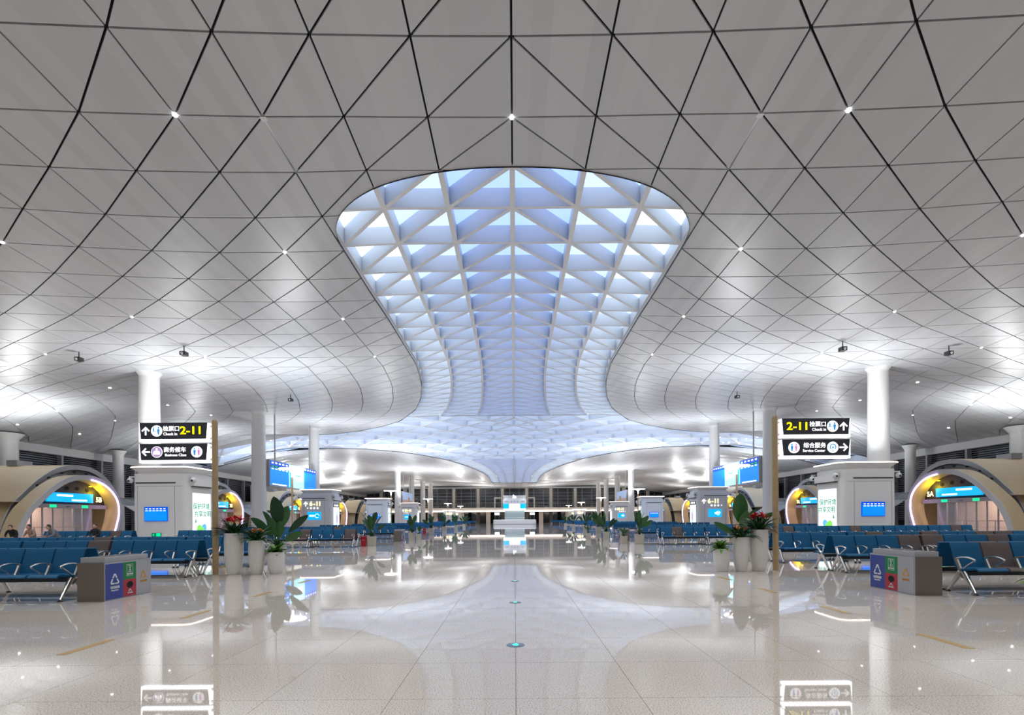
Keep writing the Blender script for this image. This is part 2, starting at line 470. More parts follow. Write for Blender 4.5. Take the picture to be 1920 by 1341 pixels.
def clip_panel(t):
    q = shrink(t, .022)
    if not q: return
    for src, dz, dest in ((q, 0, 'panel'), ([Vector(v) for v in t], .07, 'back')):
        K = 14; vs = []; idx = {}
        for i in range(K+1):
            for j in range(K+1-i):
                p = src[0] + (src[1]-src[0])*(i/K) + (src[2]-src[0])*(j/K); idx[(i,j)] = len(vs); vs.append(p)
        ins = [opening(p.x, p.y) for p in vs]
        fs = []
        for i in range(K):
            for j in range(K-i):
                f = [(idx[(i,j)], idx[(i+1,j)], idx[(i,j+1)])]
                if i+j < K-1: f.append((idx[(i+1,j)], idx[(i+1,j+1)], idx[(i,j+1)]))
                fs += [x for x in f if not all(ins[k] for k in x)]
        if not fs: continue
        for k, p in enumerate(vs):
            if ins[k]:
                yr = p.y if p.y/Z0 < DC else None
                best = None
                for (qx, qy) in RIMPOLY:
                    for sx in (-1, 1):
                        dd2 = (p.x-sx*qx)**2+(p.y-qy)**2
                        if best is None or dd2 < best[0]: best = (dd2, sx*qx, qy)
                vs[k] = Vector((best[1], best[2], p.z))
        used = sorted({k for f in fs for k in f}); mp = {k: i for i, k in enumerate(used)}
        V = [(vs[k].x, vs[k].y, vs[k].z+dz) for k in used]; Fc = [tuple(mp[k] for k in f) for f in fs]
        if dest == 'panel': roof_panels.append((V, Fc))
        else: roof_back.add(V, Fc)
dlist = [1.424+i*.0001 for i in range(60)]+[1.43+.004*i for i in range(112)]
for dd in dlist:
    if dd > 1.87: break
    RIMPOLY.append((rim_x(dd)*Z0, dd*Z0)); RIMPOLY.append((rim_x(dd)*Z0, unfold(dd)*Z0))
roof_cells(ROWS); roof_cells(FROWS)
# plain end of the hall beyond the far end of the roof pattern
ceiling = empty('ceiling', (0,0,0), kind='structure', label='white triangulated metal panel ceiling over the whole hall')
def scr_area(V):
    pts = [project(v) for v in V]
    if any(p is None for p in pts): return 0
    x0 = max(0, min(p[0] for p in pts)); x1 = min(1920, max(p[0] for p in pts))
    y0 = max(0, min(p[1] for p in pts)); y1 = min(1341, max(p[1] for p in pts))
    if x1 <= x0 or y1 <= y0: return 0
    return (x1-x0)*(y1-y0)
roof_panels.sort(key=lambda p: -scr_area(p[0]))
rest = MB()
for i, (V, Fc) in enumerate(roof_panels):
    if i < 290: obj('panel', MB().slab(V, Fc, None, .04), M_CEIL, ceiling)
    else: rest.slab(V, Fc, None, .04)
obj('small_panels', rest, M_CEIL, ceiling, kind='stuff')
obj('void_backing', roof_back, M_BLACK, ceiling)
# beyond the last far row: flat soffit up to the end wall
ye = FROWS[-1]*Z0
obj('end_soffit', MB().box(-47.5, 47.5, ye-.2, 176, CH+Z0*1.0+.12, CH+Z0*1.0+.3), M_WHITE, ceiling)
# edge trim round the skylight opening: a dark lip and a white upstand above it
def rim_curve(far):
    pts = []
    pts.append((0, 1.424))
    dd = 1.4255
    while dd < 1.85: pts.append((rim_x(dd), dd)); dd += .003 if dd < 1.5 else .02
    while dd < 7.09: pts.append((rim_x(dd), dd)); dd += .06 if dd < 6.4 else .02
    out = []
    for (x, dd) in pts:
        if x > 5.1: break
        y = (unfold(dd) if far else dd)*Z0
        out.append((x*Z0, y, zsurf(x*Z0, y)))
    return out
for far in (False, True):
    for s in (-1, 1):
        c = rim_curve(far); lip = MB(); up = MB()
        for mbx, z0, z1 in ((lip, -.035, .06), (up, .06, .70)):
            vs = []
            for (x, y, z) in c: vs += [(s*x, y, z+z0), (s*x, y, z+z1)]
            mbx.add(vs, [(2*i, 2*i+1, 2*i+3, 2*i+2) for i in range(len(c)-1)])
        obj('edge_lip', lip, M_DARKEDGE, ceiling); obj('upstand', up, M_RIB, ceiling)

# ------------------------------------------------------------------ skylight: ribs and backlit panes, rim wash painted into their glow
sky = empty('window_1', (0,0,0), kind='structure', label='blue-white backlit coffered skylight along the middle of the ceiling')
RB, RD, RW = .12, .60, .15        # rib underside above panels, depth, width
def rib(mb, a, b, w=RW, RD=RD):
    RB = .12+(.15-w)*.25 if w < .2 else .12
    a = Vector(a); b = Vector(b)
    d = (b-a); d.z = 0; d.normalize(); r = Vector((d.y, -d.x, 0))
    wb, wt = w/2, w/2*.55
    vs = []
    for p in (a, b):
        vs += [p+r*wb+Vector((0,0,RB)), p-r*wb+Vector((0,0,RB)), p-r*wt+Vector((0,0,RB+RD)), p+r*wt+Vector((0,0,RB+RD))]
    mb.add(vs, [(0,1,2,3),(7,6,5,4),(0,4,5,1),(1,5,6,2),(2,6,7,3),(3,7,4,0)])
SR = [x for x in ROWS if 1.2 < x < 5.7]
def skynode(n, d):
    x, y, z = node(n, d); return (x, y, CH+interp(ZR, fold(d))*Z0*(1 if abs(n) < 3 else .992))
for n in range(-3, 4):
    mb = MB()
    for a, b in zip(SR, SR[1:]): rib(mb, skynode(n, a), skynode(n, b))
    obj('long_rib', mb, M_RIB, sky)
for dd in SR[1:]:
    mb = MB()
    for n in range(-3, 3): rib(mb, skynode(n, dd), skynode(n+1, dd), .11)
    obj('cross_rib', mb, M_RIB, sky)
for a, b in zip(SR, SR[1:]):
    for s in (-1, 1):
        for n in range(3):
            mb = MB(); rib(mb, skynode(s*n, a), skynode(s*(n+1), b), .125); obj('diagonal_rib', mb, M_RIB, sky)
            P = [skynode(s*n, a), skynode(s*(n+1), a), skynode(s*(n+1), b), skynode(s*n, b)]
            for t in ((P[0], P[1], P[2]), (P[0], P[2], P[3])):
                V = [(p[0], p[1], p[2]+RB+RD) for p in t]
                obj('pane', MB().slab(V, [(0,1,2)], None, .02), (M_SKYB, M_SKYM, M_SKYW)[n], sky)
# far arm of the same skylight, too small to tell its pieces apart
mb = MB(); pw = MB(); pb = MB()
FR = [unfold(x) for x in reversed(SR)]
for a, b in zip(FR, FR[1:]):
    for n in range(-3, 4): rib(mb, skynode(n, a), skynode(n, b))
    for n in range(-3, 3): rib(mb, skynode(n, b), skynode(n+1, b), .14)
    for s in (-1, 1):
        for n in range(3):
            rib(mb, skynode(s*n, b), skynode(s*(n+1), a), .12)
            P = [skynode(s*n, a), skynode(s*(n+1), a), skynode(s*(n+1), b), skynode(s*n, b)]
            (pw if n == 2 else pb).slab([(p[0], p[1], p[2]+RB+RD) for p in P], [(0,1,2,3)], None, .02)
obj('far_ribs', mb, M_RIB, sky, kind='stuff')
obj('far_panes_white', pw, M_SKYW, sky, kind='stuff'); obj('far_panes_blue', pb, M_SKYB, sky, kind='stuff')
# the crossing: wider triangular coffers
mb = MB(); pm = MB()
S = .60*Z0; y0, y1 = SR[-1]*Z0, FR[0]*Z0
nr = int(round((y1-y0)/(S*.7))); hy = (y1-y0)/nr
def tn(i, j):
    x = (i+(.5 if j % 2 else 0))*S; y = y0+j*hy
    return (x, y, zsurf(x, y)+.12)
def rib_in(a, b, w):
    a = Vector(a); b = Vector(b); N = 5; prev = None
    for k in range(N):
        p, q = a+(b-a)*(k/N), a+(b-a)*((k+1)/N); m = (p+q)/2
        if opening(m.x*.93, m.y) : rib(mb, p, q, w, 1.0)
for j in range(nr+1):
    for i in range(-12, 13):
        if abs(tn(i, j)[0]) > 45: continue
        rib_in(tn(i, j), tn(i+1, j), .26)
        if j < nr:
            k = i if j % 2 == 0 else i+1
            rib_in(tn(i, j), tn(k, j+1), .26); rib_in(tn(i, j), tn(k-1, j+1), .26)
            if (i+j) % 1 == 0:
                t = [tn(i, j), tn(i+1, j), tn(k, j+1)]; pm.slab([(p[0], p[1], p[2]+RB+1.02) for p in t], [(0,1,2)], None, .02)
                t = [tn(i, j), tn(k, j+1), tn(k-1, j+1)]; pm.slab([(p[0], p[1], p[2]+RB+1.02) for p in t], [(0,1,2)], None, .02)
obj('crossing_ribs', mb, M_RIB, sky, kind='stuff'); obj('crossing_panes', pm, M_SKYM, sky, kind='stuff')
# forked strut hanging at the near edge of the crossing
mb = MB(); zc = zsurf(0, y0)+.1
mb.tube([(0,y0,zc+.4),(0,y0+.3,zc-.15)], .16, 8); mb.tube([(0,y0+.3,zc-.1),(-2.2,y0+4,zc-.1)], .1, 8); mb.tube([(0,y0+.3,zc-.1),(2.2,y0+4,zc-.1)], .1, 8)
obj('forked_strut', mb, M_RIB, sky)

# ------------------------------------------------------------------ floor
floor = empty('floor', (0,0,0), kind='structure', label='polished beige granite floor with mirror-like reflections')
TY0, TY1 = 3, 15
def tx(y): return int(math.ceil((y+1)*1.03))
tile_mb = MB().box(.002, .998, .002, .998, -.03, 0); tile_me = tile_mb.mesh('tile', M_TILE)
ntile = 0
cover = {}
for y in range(TY0, TY1):
    w = min(tx(y), 13); cover[y] = w
    for x in range(-w, w):
        if ntile >= 296: break
        o = bpy.data.objects.new('tile', tile_me); COL.objects.link(o); o.parent = floor; o.location = (x, y, 0); ntile += 1
W = 60
fl = MB()
def quad(mb, x0, x1, y0, y1, z): mb.add([(x0,y0,z),(x1,y0,z),(x1,y1,z),(x0,y1,z)], [(0,1,2,3)])
placed = 0
for y in range(TY0, TY1):
    w = cover[y]; n = min(2*w, 296-placed); placed += n
    quad(fl, -W, -w, y, y+1, 0); quad(fl, -w+n, W, y, y+1, 0)
quad(fl, -W, W, -25, TY0, 0); quad(fl, -W, W, TY1, 190, 0)
obj('distant_paving', fl, M_FLOOR, floor, kind='stuff')
obj('grout_bed', MB().box(-14, 14, TY0, TY1, -.05, -.012), M_GROUT, floor)
for s in (-1, 1):
    for i, (a, b) in enumerate(((5.4,6.08),(7.38,8.0),(9.45,10.05),(11.4,12.0))):
        mb = MB().box(s*4.9-.05, s*4.9+.05, a, b, 0.0, .003)
        st = obj('guide_strip', mb, M_YEL, floor)
for i, y in enumerate((5.69, 8.57, 11.5)):
    r = obj('floor_marker', MB().lathe([(.105,0),(.105,.003),(.085,.006)], (0,y,0), 24), M_INLAY, None, True,
            label='round green-lit evacuation marker set in the floor, %s to the viewer' % ('nearest','second nearest','third nearest')[i], cat='floor light')
    ar = MB(); ar.add([(-.03,y-.04,.0065),(.03,y-.04,.0065),(.03,y+.01,.0065),(.05,y+.01,.0065),(0,y+.06,.0065),(-.05,y+.01,.0065),(-.03,y+.01,.0065)], [(0,1,2,3,4,5,6)])
    obj('arrow', ar, M_GREENDOT, r)

# ------------------------------------------------------------------ walls
def side_wall(s):
    w = obj('wall_'+SIDE[s], MB().box(min(s*47.4, s*47.7), max(s*47.4, s*47.7), -20, 176, 0, 12), M_GLASSD, None, kind='structure',
            label='dark louvred glass curtain wall along the %s side of the hall' % SIDE[s])
    lv = MB()
    for k in range(34):
        z = 1.0+k*.22
        lv.box(min(s*47.0, s*47.3), max(s*47.0, s*47.3), 20, 176, z, z+.035)
    obj('louvre_slats', lv, M_LOUVRE, w, kind='stuff')
    for y in range(22, 176, 5):
        obj('mullion', MB().box(min(s*46.85, s*47.35), max(s*46.85, s*47.35), y-.12, y+.12, 0, 8.3), M_MULL, w)
    obj('bulkhead', MB().box(min(s*46.6, s*47.4), max(s*46.6, s*47.4), -20, 176, 8.25, 9.7), M_WHITE, w)
for s in (-1, 1): side_wall(s)
YW = 158.0
wf = obj('wall_far', MB().box(-47.4, 47.4, YW, YW+.4, 0, 12), M_GLASSD, None, kind='structure', label='dark glazed end wall with pale piers at the far end of the hall')
for k in range(-6, 7):
    obj('pier', MB().box(k*7.6-.45+3.8, k*7.6+.45+3.8, YW-1.0, YW-.1, 0, 10.9), M_CREAM, wf)
mu = MB()
for k in range(-30, 31):
    if k % 5: mu.box(k*1.52-.05, k*1.52+.05, YW-.12, YW, 4.4, 10.9)
for z in (5.4,6.4,7.4,8.4,9.4): mu.box(-47, 47, YW-.1, YW, z-.04, z+.04)
obj('mullions', mu, M_MULL, wf, kind='stuff')
# behind the viewer the hall goes on to a plain back wall
obj('wall_back', MB().box(-47.4, 47.4, -20.4, -20, 0, 12.5), M_WHITE, None, kind='structure', label='plain pale back wall behind the viewer')

# mezzanine along the end wall and its sides
mz = empty('mezzanine', (0,0,0), label='pale mezzanine balcony with metal railing across the far end', cat='balcony')
obj('slab', MB().box(-46, 46, YW-18, YW-1.2, 3.45, 4.45), M_CREAM, mz)
obj('cove_light', MB().box(-46, 46, YW-18.3, YW-18.05, 3.3, 3.44), M_WARM, mz)
rl = MB(); rl.box(-46, 46, YW-17.7, YW-17.62, 5.45, 5.55)
for k in range(-60, 61): rl.box(k*.76-.02, k*.76+.02, YW-17.68, YW-17.64, 4.45, 5.5)
obj('railing', rl, M_MULL, mz)
for k in range(-5, 6):
    if k: obj('support_pier', MB().box(k*7.6-.6, k*7.6+.6, YW-14, YW-13, 0, 3.45), M_CREAM, mz)
for s in (-1, 1):
    a = empty('side_gallery', (0,0,0), label='cream gallery with railing above the far %s portals' % SIDE[s], cat='balcony')
    obj('slab', MB().box(min(s*37, s*46.5), max(s*37, s*46.5), 84, YW-18.5, 3.7, 4.5), M_CREAM, a)
    obj('wall_box', MB().box(min(s*40, s*46.4), max(s*40, s*46.4), 88, 112, 4.5, 7.6), M_CREAM, a)
    for y in range(86, 140, 9): obj('post', MB().box(min(s*37.4, s*38), max(s*37.4, s*38), y, y+.6, 0, 3.7), M_CREAM, a)
    rl = MB(); rl.box(min(s*37.1, s*37.2), max(s*37.1, s*37.2), 84, YW-18.5, 5.5, 5.6)
    for k in range(70): y = 84+k*.8; rl.box(min(s*37.12, s*37.17), max(s*37.12, s*37.17), y, y+.05, 4.5, 5.5)
    obj('railing', rl, M_MULL, a)
    obj('cove_light', MB().box(min(s*36.9, s*37.0), max(s*36.9, s*37.0), 84, YW-18.5, 3.72, 3.86), M_WARM, a)

for s in (-1, 1):  # uplights added to brighten the far piers and end ceiling
    for (x, y) in ((9, 143), (28, 143)):
        obj('added_light_box', MB().box(s*x-.4, s*x+.4, y-.3, y+.3, 4.45, 4.7), M_STEELG, mz)
        area_light('added_mezzanine_light', (s*x, y, 4.75), .6, 900, (1, .97, .93), (math.pi, 0, 0))
for g in [o for o in COL.objects if o.name.startswith('side_gallery')]:
    sg = 1 if g['label'].find('right') > 0 else -1
    for y in (92, 108, 126):  # more uplights added, to lift the dim far sides of the roof
        zb = 7.6 if y < 112 else 4.5
        obj('added_light_box', MB().box(sg*41-.3, sg*41+.3, y-.4, y+.4, zb, zb+.25), M_STEELG, g)
        area_light('added_gallery_light', (sg*41, y, zb+.3), .6, 420, (1, .97, .93), (math.pi, 0, 0))

# ------------------------------------------------------------------ columns
COLD = [32.2, 45.9, 58.6, 100.5, 114, 128, 140]
ordn = ['nearest','second','third','fourth','fifth','sixth','seventh']
for s in (-1, 1):
    for i, y in enumerate(COLD):
        x = s*23.4; zt = zsurf(x, y)+.02
        prof = [(.66,0),(.64,2),(.56,zt-.35),(.57,zt-.25),(.72,zt)]
        obj('column', MB().lathe(prof, (x, y, 0), 32), M_COLUMN, None, True, label='tall round white column, %s of the %s row beside the kiosks' % (ordn[i], SIDE[s]), cat='column', group='white columns of the hall')
    for i, (x, y, r) in enumerate(((44.4, 44.0, .68), (44.4, 56.2, .5))):
        zt = zsurf(s*x, y)+.02
        obj('column', MB().lathe([(r*1.1,0),(r,zt-.8),(r*1.05,zt-.5),(r*1.6,zt)], (s*x, y, 0), 28), M_COLUMN, None, True,
            label='round white column by the %s louvred wall, %s' % (SIDE[s], ('nearer one','farther one')[i]), cat='column', group='white columns of the hall')


# ------------------------------------------------------------------ kiosks that carry uplights, screens and posters
KX0, KX1, KDEP, KH = -22.0, -18.8, 2.6, 4.15
def rrect(x0, x1, y0, y1, r, k=5):
    pts = []
    for (cx, cy, a0) in ((x1-r, y0+r, -90), (x1-r, y1-r, 0), (x0+r, y1-r, 90), (x0+r, y0+r, 180)):
        for i in range(k+1):
            a = math.radians(a0+90*i/k); pts.append((cx+r*math.cos(a), cy+r*math.sin(a)))
    return pts
def loft(mb, rings):
    n = len(rings[0][0]); vs = []
    for poly, z in rings: vs += [(x, y, z) for (x, y) in poly]
    fs = [tuple(range(n-1, -1, -1)), tuple((len(rings)-1)*n+i for i in range(n))]
    for i in range(len(rings)-1):
        for k in range(n):
            k2 = (k+1) % n; fs.append((i*n+k, i*n+k2, (i+1)*n+k2, (i+1)*n+k))
    return mb.add(vs, fs)
def arrow_mesh(m, up=True):
    pts = [(-.09,-.5),(.09,-.5),(.09,.18),(.36,-.09),(.48,.03),(0,.5),(-.48,.03),(-.36,-.09),(-.09,.18)]
    return MB().prism([(a, b) for a, b in pts], -.004, .0, 'y').mesh('arrow', m)
ARW_W = arrow_mesh(M_TXTW); 
def arrow(parent, loc, size, direction='up', face='front', m=None):
    o = bpy.data.objects.new('arrow', ARW_W if m is None else arrow_mesh(m)); COL.objects.link(o); o.parent = parent; o.location = loc
    rz = {'front': 0, 'right': math.pi/2, 'left': -math.pi/2}[face]
    ang = {'up': 0, 'left': -math.pi/2, 'right': math.pi/2}[direction]
    o.rotation_euler = (Matrix.Rotation(rz, 4, 'Z') @ Matrix.Rotation(ang, 4, 'Y')).to_euler(); o.scale = (size, 1, size)
    return o

def kiosk(s, y, style, label):
    """s side, y front face depth. built in left-hand coordinates and mirrored for the right"""
    X = lambda x: x if s < 0 else -x
    def bx(mb, x0, x1, *r):
        a, b = X(x0), X(x1); return mb.box(min(a, b), max(a, b), *r)
    cx = X((KX0+KX1)/2); root = empty('service_kiosk', (cx, y, 0), label=label, cat='kiosk', group='white service kiosks in the waiting areas')
    def P(name, mb, m, parent=None, smooth=False):
        mb.move(-cx, -y, 0); return obj(name, mb, m, parent or root, smooth)
    def Mir(poly): return [(X(a), b) for a, b in poly]
    body = loft(MB(), [(Mir(rrect(KX0, KX1, y, y+KDEP, .35)), 0), (Mir(rrect(KX0, KX1, y, y+KDEP, .35)), KH)])
    P('body', body, M_KIOSK, None, True)
    rings = []
    for t in range(7):
        q = t/6; o = -.12+.30*q*q; rings.append((Mir(rrect(KX0-o, KX1+o, y-o, y+KDEP+o, .35+max(o, 0))), KH+.34*q))
    P('cornice', loft(MB(), rings), M_KIOSK, None, True)
    o = .19
    P('rim_light', loft(MB(), [(Mir(rrect(KX0-o, KX1+o, y-o, y+KDEP+o, .55)), KH+.341), (Mir(rrect(KX0-o, KX1+o, y-o, y+KDEP+o, .55)), KH+.385)]), M_WARM)
    P('roof', loft(MB(), [(Mir(rrect(KX0-.16, KX1+.16, y-.16, y+KDEP+.16, .5)), KH+.386), (Mir(rrect(KX0-.16, KX1+.16, y-.16, y+KDEP+.16, .5)), KH+.41)]), M_KIOSK)
    # front face
    fx0, fx1 = KX0+.34, KX1-.72
    P('vent_slot', bx(MB(), fx0-.1, fx1+.06, y-.012, y+.01, 3.58, 3.66), M_SLOT)
    sm = MB(); 
    for a in (fx0, fx1): bx(sm, a-.012, a+.012, y-.004, y+.01, .1, 3.42)
    bx(sm, KX0+.3, KX1-.3, y-.004, y+.01, 3.42, 3.445)
    P('panel_seams', sm, M_SEAM)
    sc0, sc1 = (KX0+.78, KX0+2.06)
    fr = bx(MB(), sc0-.03, sc1+.03, y-.05, y+.01, 1.42, 2.24)
    sx = X((sc0+sc1)/2)-cx
    if style == 'times':
        P('screen_frame', fr, M_SCRDEEP)
        scr = P('screen', bx(MB(), sc0, sc1, y-.056, y-.05, 1.45, 2.21), M_SCRBLUE)
        hd = MB(); tx_ = MB()
        bx(hd, sc0, sc1, y-.06, y-.056, 2.06, 2.21)
        P('header_band', hd, M_SCRDEEP, scr)
        for k in range(6):
            a = sc0+.06+k*.205; bx(tx_, a, a+.12, y-.064, y-.06, 2.10, 2.15); bx(tx_, a-.01, a+.13, y-.064, y-.06, 1.99, 2.03)
        P('header_words', tx_, M_TXTW, scr)
        gx = X(KX0+1.5); ex = bx(MB(), KX0+1.16, KX0+1.70, y-.03, y, .52, .74); e = P('exit_sign', ex, M_EXITD)
        P('exit_pictogram', bx(MB(), KX0+1.43, KX0+1.66, y-.034, y-.03, .55, .72), M_EXIT, e)
        ar = arrow(e, (X(KX0+1.28)-cx, -.036, .63), .15, 'left' if s < 0 else 'right', m=M_EXIT)
        if s > 0:
            P('fire_notice', MB().box(X(KX0+1.16)-.75, X(KX0+1.16)-.05, y-.03, y, .40, .56), M_REDBOX)
    else:
        P('screen_frame', fr, M_SCRCYAN)
        scr = P('screen', bx(MB(), sc0, sc1, y-.056, y-.05, 1.45, 2.21), M_SCRCYAN)
        lg = MB(); lx = X(sc0+.95 if s < 0 else sc1-.95+.0)
        for r0 in (.2,):
            pts = [(lx+r0*math.cos(t*.3), y-.06, 1.83+r0*math.sin(t*.3)) for t in range(19)]; lg.tube(pts, .022, 6)
        P('screen_logo', lg, M_TXTW, scr)
        wd = MB(); c0 = X((sc0+.42) if s < 0 else (sc0+.42))
        for k in range(4): wd.box(c0-.27+k*.14, c0-.17+k*.14, y-.062, y-.057, 1.82, 1.93)
        wd.box(c0-.27, c0+.26, y-.062, y-.057, 1.73, 1.77)
        P('screen_words', wd, M_TXTW, scr)
        word = {'six': '6-11', 'ten': '10-11'}[style]
        offs = {'6-11': (-.46, -.12, .16, .44), '10-11': (-.62, -.34, -.04, .22, .48)}[word]
        for ch, ox in zip(word, offs): text('gate_digit', ch, .62, M_TXTWARM, root, (X(KX0+1.55)-cx+ox, -.03, 3.05), bold=.02)
        arrow(root, (X(KX0+(.55 if s < 0 else 2.55))-cx, -.03, 3.05), .5, 'up')
        for k in range(4):
            xx = X(KX0+.75+k*.34); P('lit_icon', MB().disc((xx, y-.03, 2.62), .10 if k != 0 else .06, 'y', 14), M_TXTW)
    # aisle-side face: backlit poster
    px = KX1+.02
    def side(x0, x1, ya, yb, z0, z1, m, name, parent=None):
        return P(name, bx(MB(), x0, x1, ya, yb, z0, z1), m, parent)
    pf = side(KX1-.01, px, y+.36, y+2.24, .45, 3.12, M_KIOSK, 'poster_frame')
    po = side(px, px+.012, y+.44, y+2.16, .5, 3.05 if style == 'times' else 2.72, M_POSTER, 'poster')
    f = 'right' if s < 0 else 'left'; off = X(px+.02)-cx
    if style == 'times':
        text('slogan', '保护环境', .40, M_PTEAL, po, (off, 1.25, 2.25), f, bold=.01)
        text('slogan', '共享文明', .40, M_PTEAL, po, (off, 1.36, 1.80), f, bold=.01)
        for (yy, zz, r, m) in ((1.05,.95,.26,M_PGREEN),(1.5,1.02,.24,M_PBLUE),(1.25,.80,.28,M_PGREEN),(1.45,.72,.2,M_PBLUE),(1.2,.62,.16,M_PBLUE)):
            P('heart_print', MB().disc((X(px+.017+r*.01), y+yy, zz), r, 'x', 20, .9), m, po)
        P('tree_print', MB().add([(X(px+.018), y+.62, 1.3), (X(px+.018), y+.78, 1.3), (X(px+.018), y+.70, 1.62)], [(0,1,2)]), M_PTEAL, po)
    else:
        sb = side(px, px+.02, y+.44, y+2.16, 2.74, 3.1, M_SIGNFACE, 'sign_box')
        for k in range(3): P('sign_word', bx(MB(), px+.021, px+.026, y+.65+k*.45, y+.95+k*.45, 2.83, 3.02), M_TXTW, sb)
        P('swirl_print', MB().disc((X(px+.018), y+1.35, 1.5), .38, 'x', 20, 2.2), M_SCRAQUA, po)
        P('rose_print', MB().disc((X(px+.02), y+1.45, 1.5), .16, 'x', 16, 3.4), M_PRPINK, po)
    P('light_bar', bx(MB(), KX1-.02, KX1+.2, y+.3, y+2.3, 3.46, 3.86), M_KIOSK)
    P('light_bar_slot', bx(MB(), KX1+.0, KX1+.205, y+.34, y+2.2, 3.40, 3.455), M_SLOT)
    for (dx, dy) in ((-.22, .2), (3.4, .25), (3.35, 2.6)):
        c = MB().sphere((X(KX0+dx), y+dy, 3.78), .16, 12); bx(c, min(KX0+dx, KX0+dx)-.05, KX0+dx+.05, y+dy-.05, y+dy+.05, 3.86, 4.02)
        if dx < 0: bx(c, KX0-.22, KX0+.05, y+dy-.04, y+dy+.04, 3.95, 4.02)
        else: bx(c, KX1-.05, KX0+dx, y+dy-.04, y+dy+.04, 3.95, 4.02)
        cc = P('security_camera', c, M_CAMW, None, True)
        P('lens', MB().sphere((X(KX0+dx), y+dy-.12, 3.75), .07, 8), M_CAMK, cc, True)
    # uplight recessed in the roof
    ul = MB().lathe([(.42,KH+.41),(.42,KH+.50),(.36,KH+.50),(.36,KH+.44)], (cx, y+1.3, 0), 24); P('uplight', ul, M_STEELG, None, True)
    area_light('uplight_lamp', (cx, y+1.3, KH+.52), .66, UPLIGHT*(1.0 if y < 60 else 1.5), (.95, .975, 1.0), (math.pi, 0, 0), math.radians(150))
    return root
KD = [28.8, 51.5, 74.0, 96.5]
KS = ['times', 'six', 'times', 'ten']
for s in (-1, 1):
    for i, y in enumerate(KD):
        kiosk(s, y, KS[i], 'white %s kiosk with %s, %s from the viewer' % (SIDE[s]+'-hand', ('a departures screen and green poster','lit 6-11 digits and a cyan screen','a departures screen and side poster','lit 10-11 digits and a cyan screen')[i], ('first','second','third','fourth')[i]))
# unseen kiosks beside the viewer, added for the light of their uplights
for s in (-1, 1):
    o = kiosk(s, 4.5, 'times', 'white %s-hand kiosk added out of view beside the viewer, before the first bench row' % SIDE[s])
    o.location.x = s*24.5
    for l in [x for x in bpy.data.objects if x.type == 'LIGHT' and abs(x.location.y-5.8) < .01]: l.location.x = math.copysign(24.5, l.location.x); l.data.energy = UPLIGHT*.5
# small white kiosks near the far end
for s in (-1, 1):
    for i, (x, y) in enumerate(((14.0, 108), (14.2, 121))):
        r = empty('ticket_booth', (s*x, y, 0), label='small white booth with a yellow lit sign at the far %s, %s' % (SIDE[s], ('nearer one','farther one')[i]), cat='kiosk')
        obj('body', loft(MB(), [(rrect(-1.2,1.2,-1,1,.25),0),(rrect(-1.2,1.2,-1,1,.25),3.2)]), M_KIOSK, r, True)
        obj('roof_rim', loft(MB(), [(rrect(-1.35,1.35,-1.15,1.15,.3),3.2),(rrect(-1.35,1.35,-1.15,1.15,.3),3.32)]), M_WARM, r)
        obj('lit_sign', MB().box(-.6,.6,-1.03,-1.0,2.3,2.7), M_TXTWARM, r)

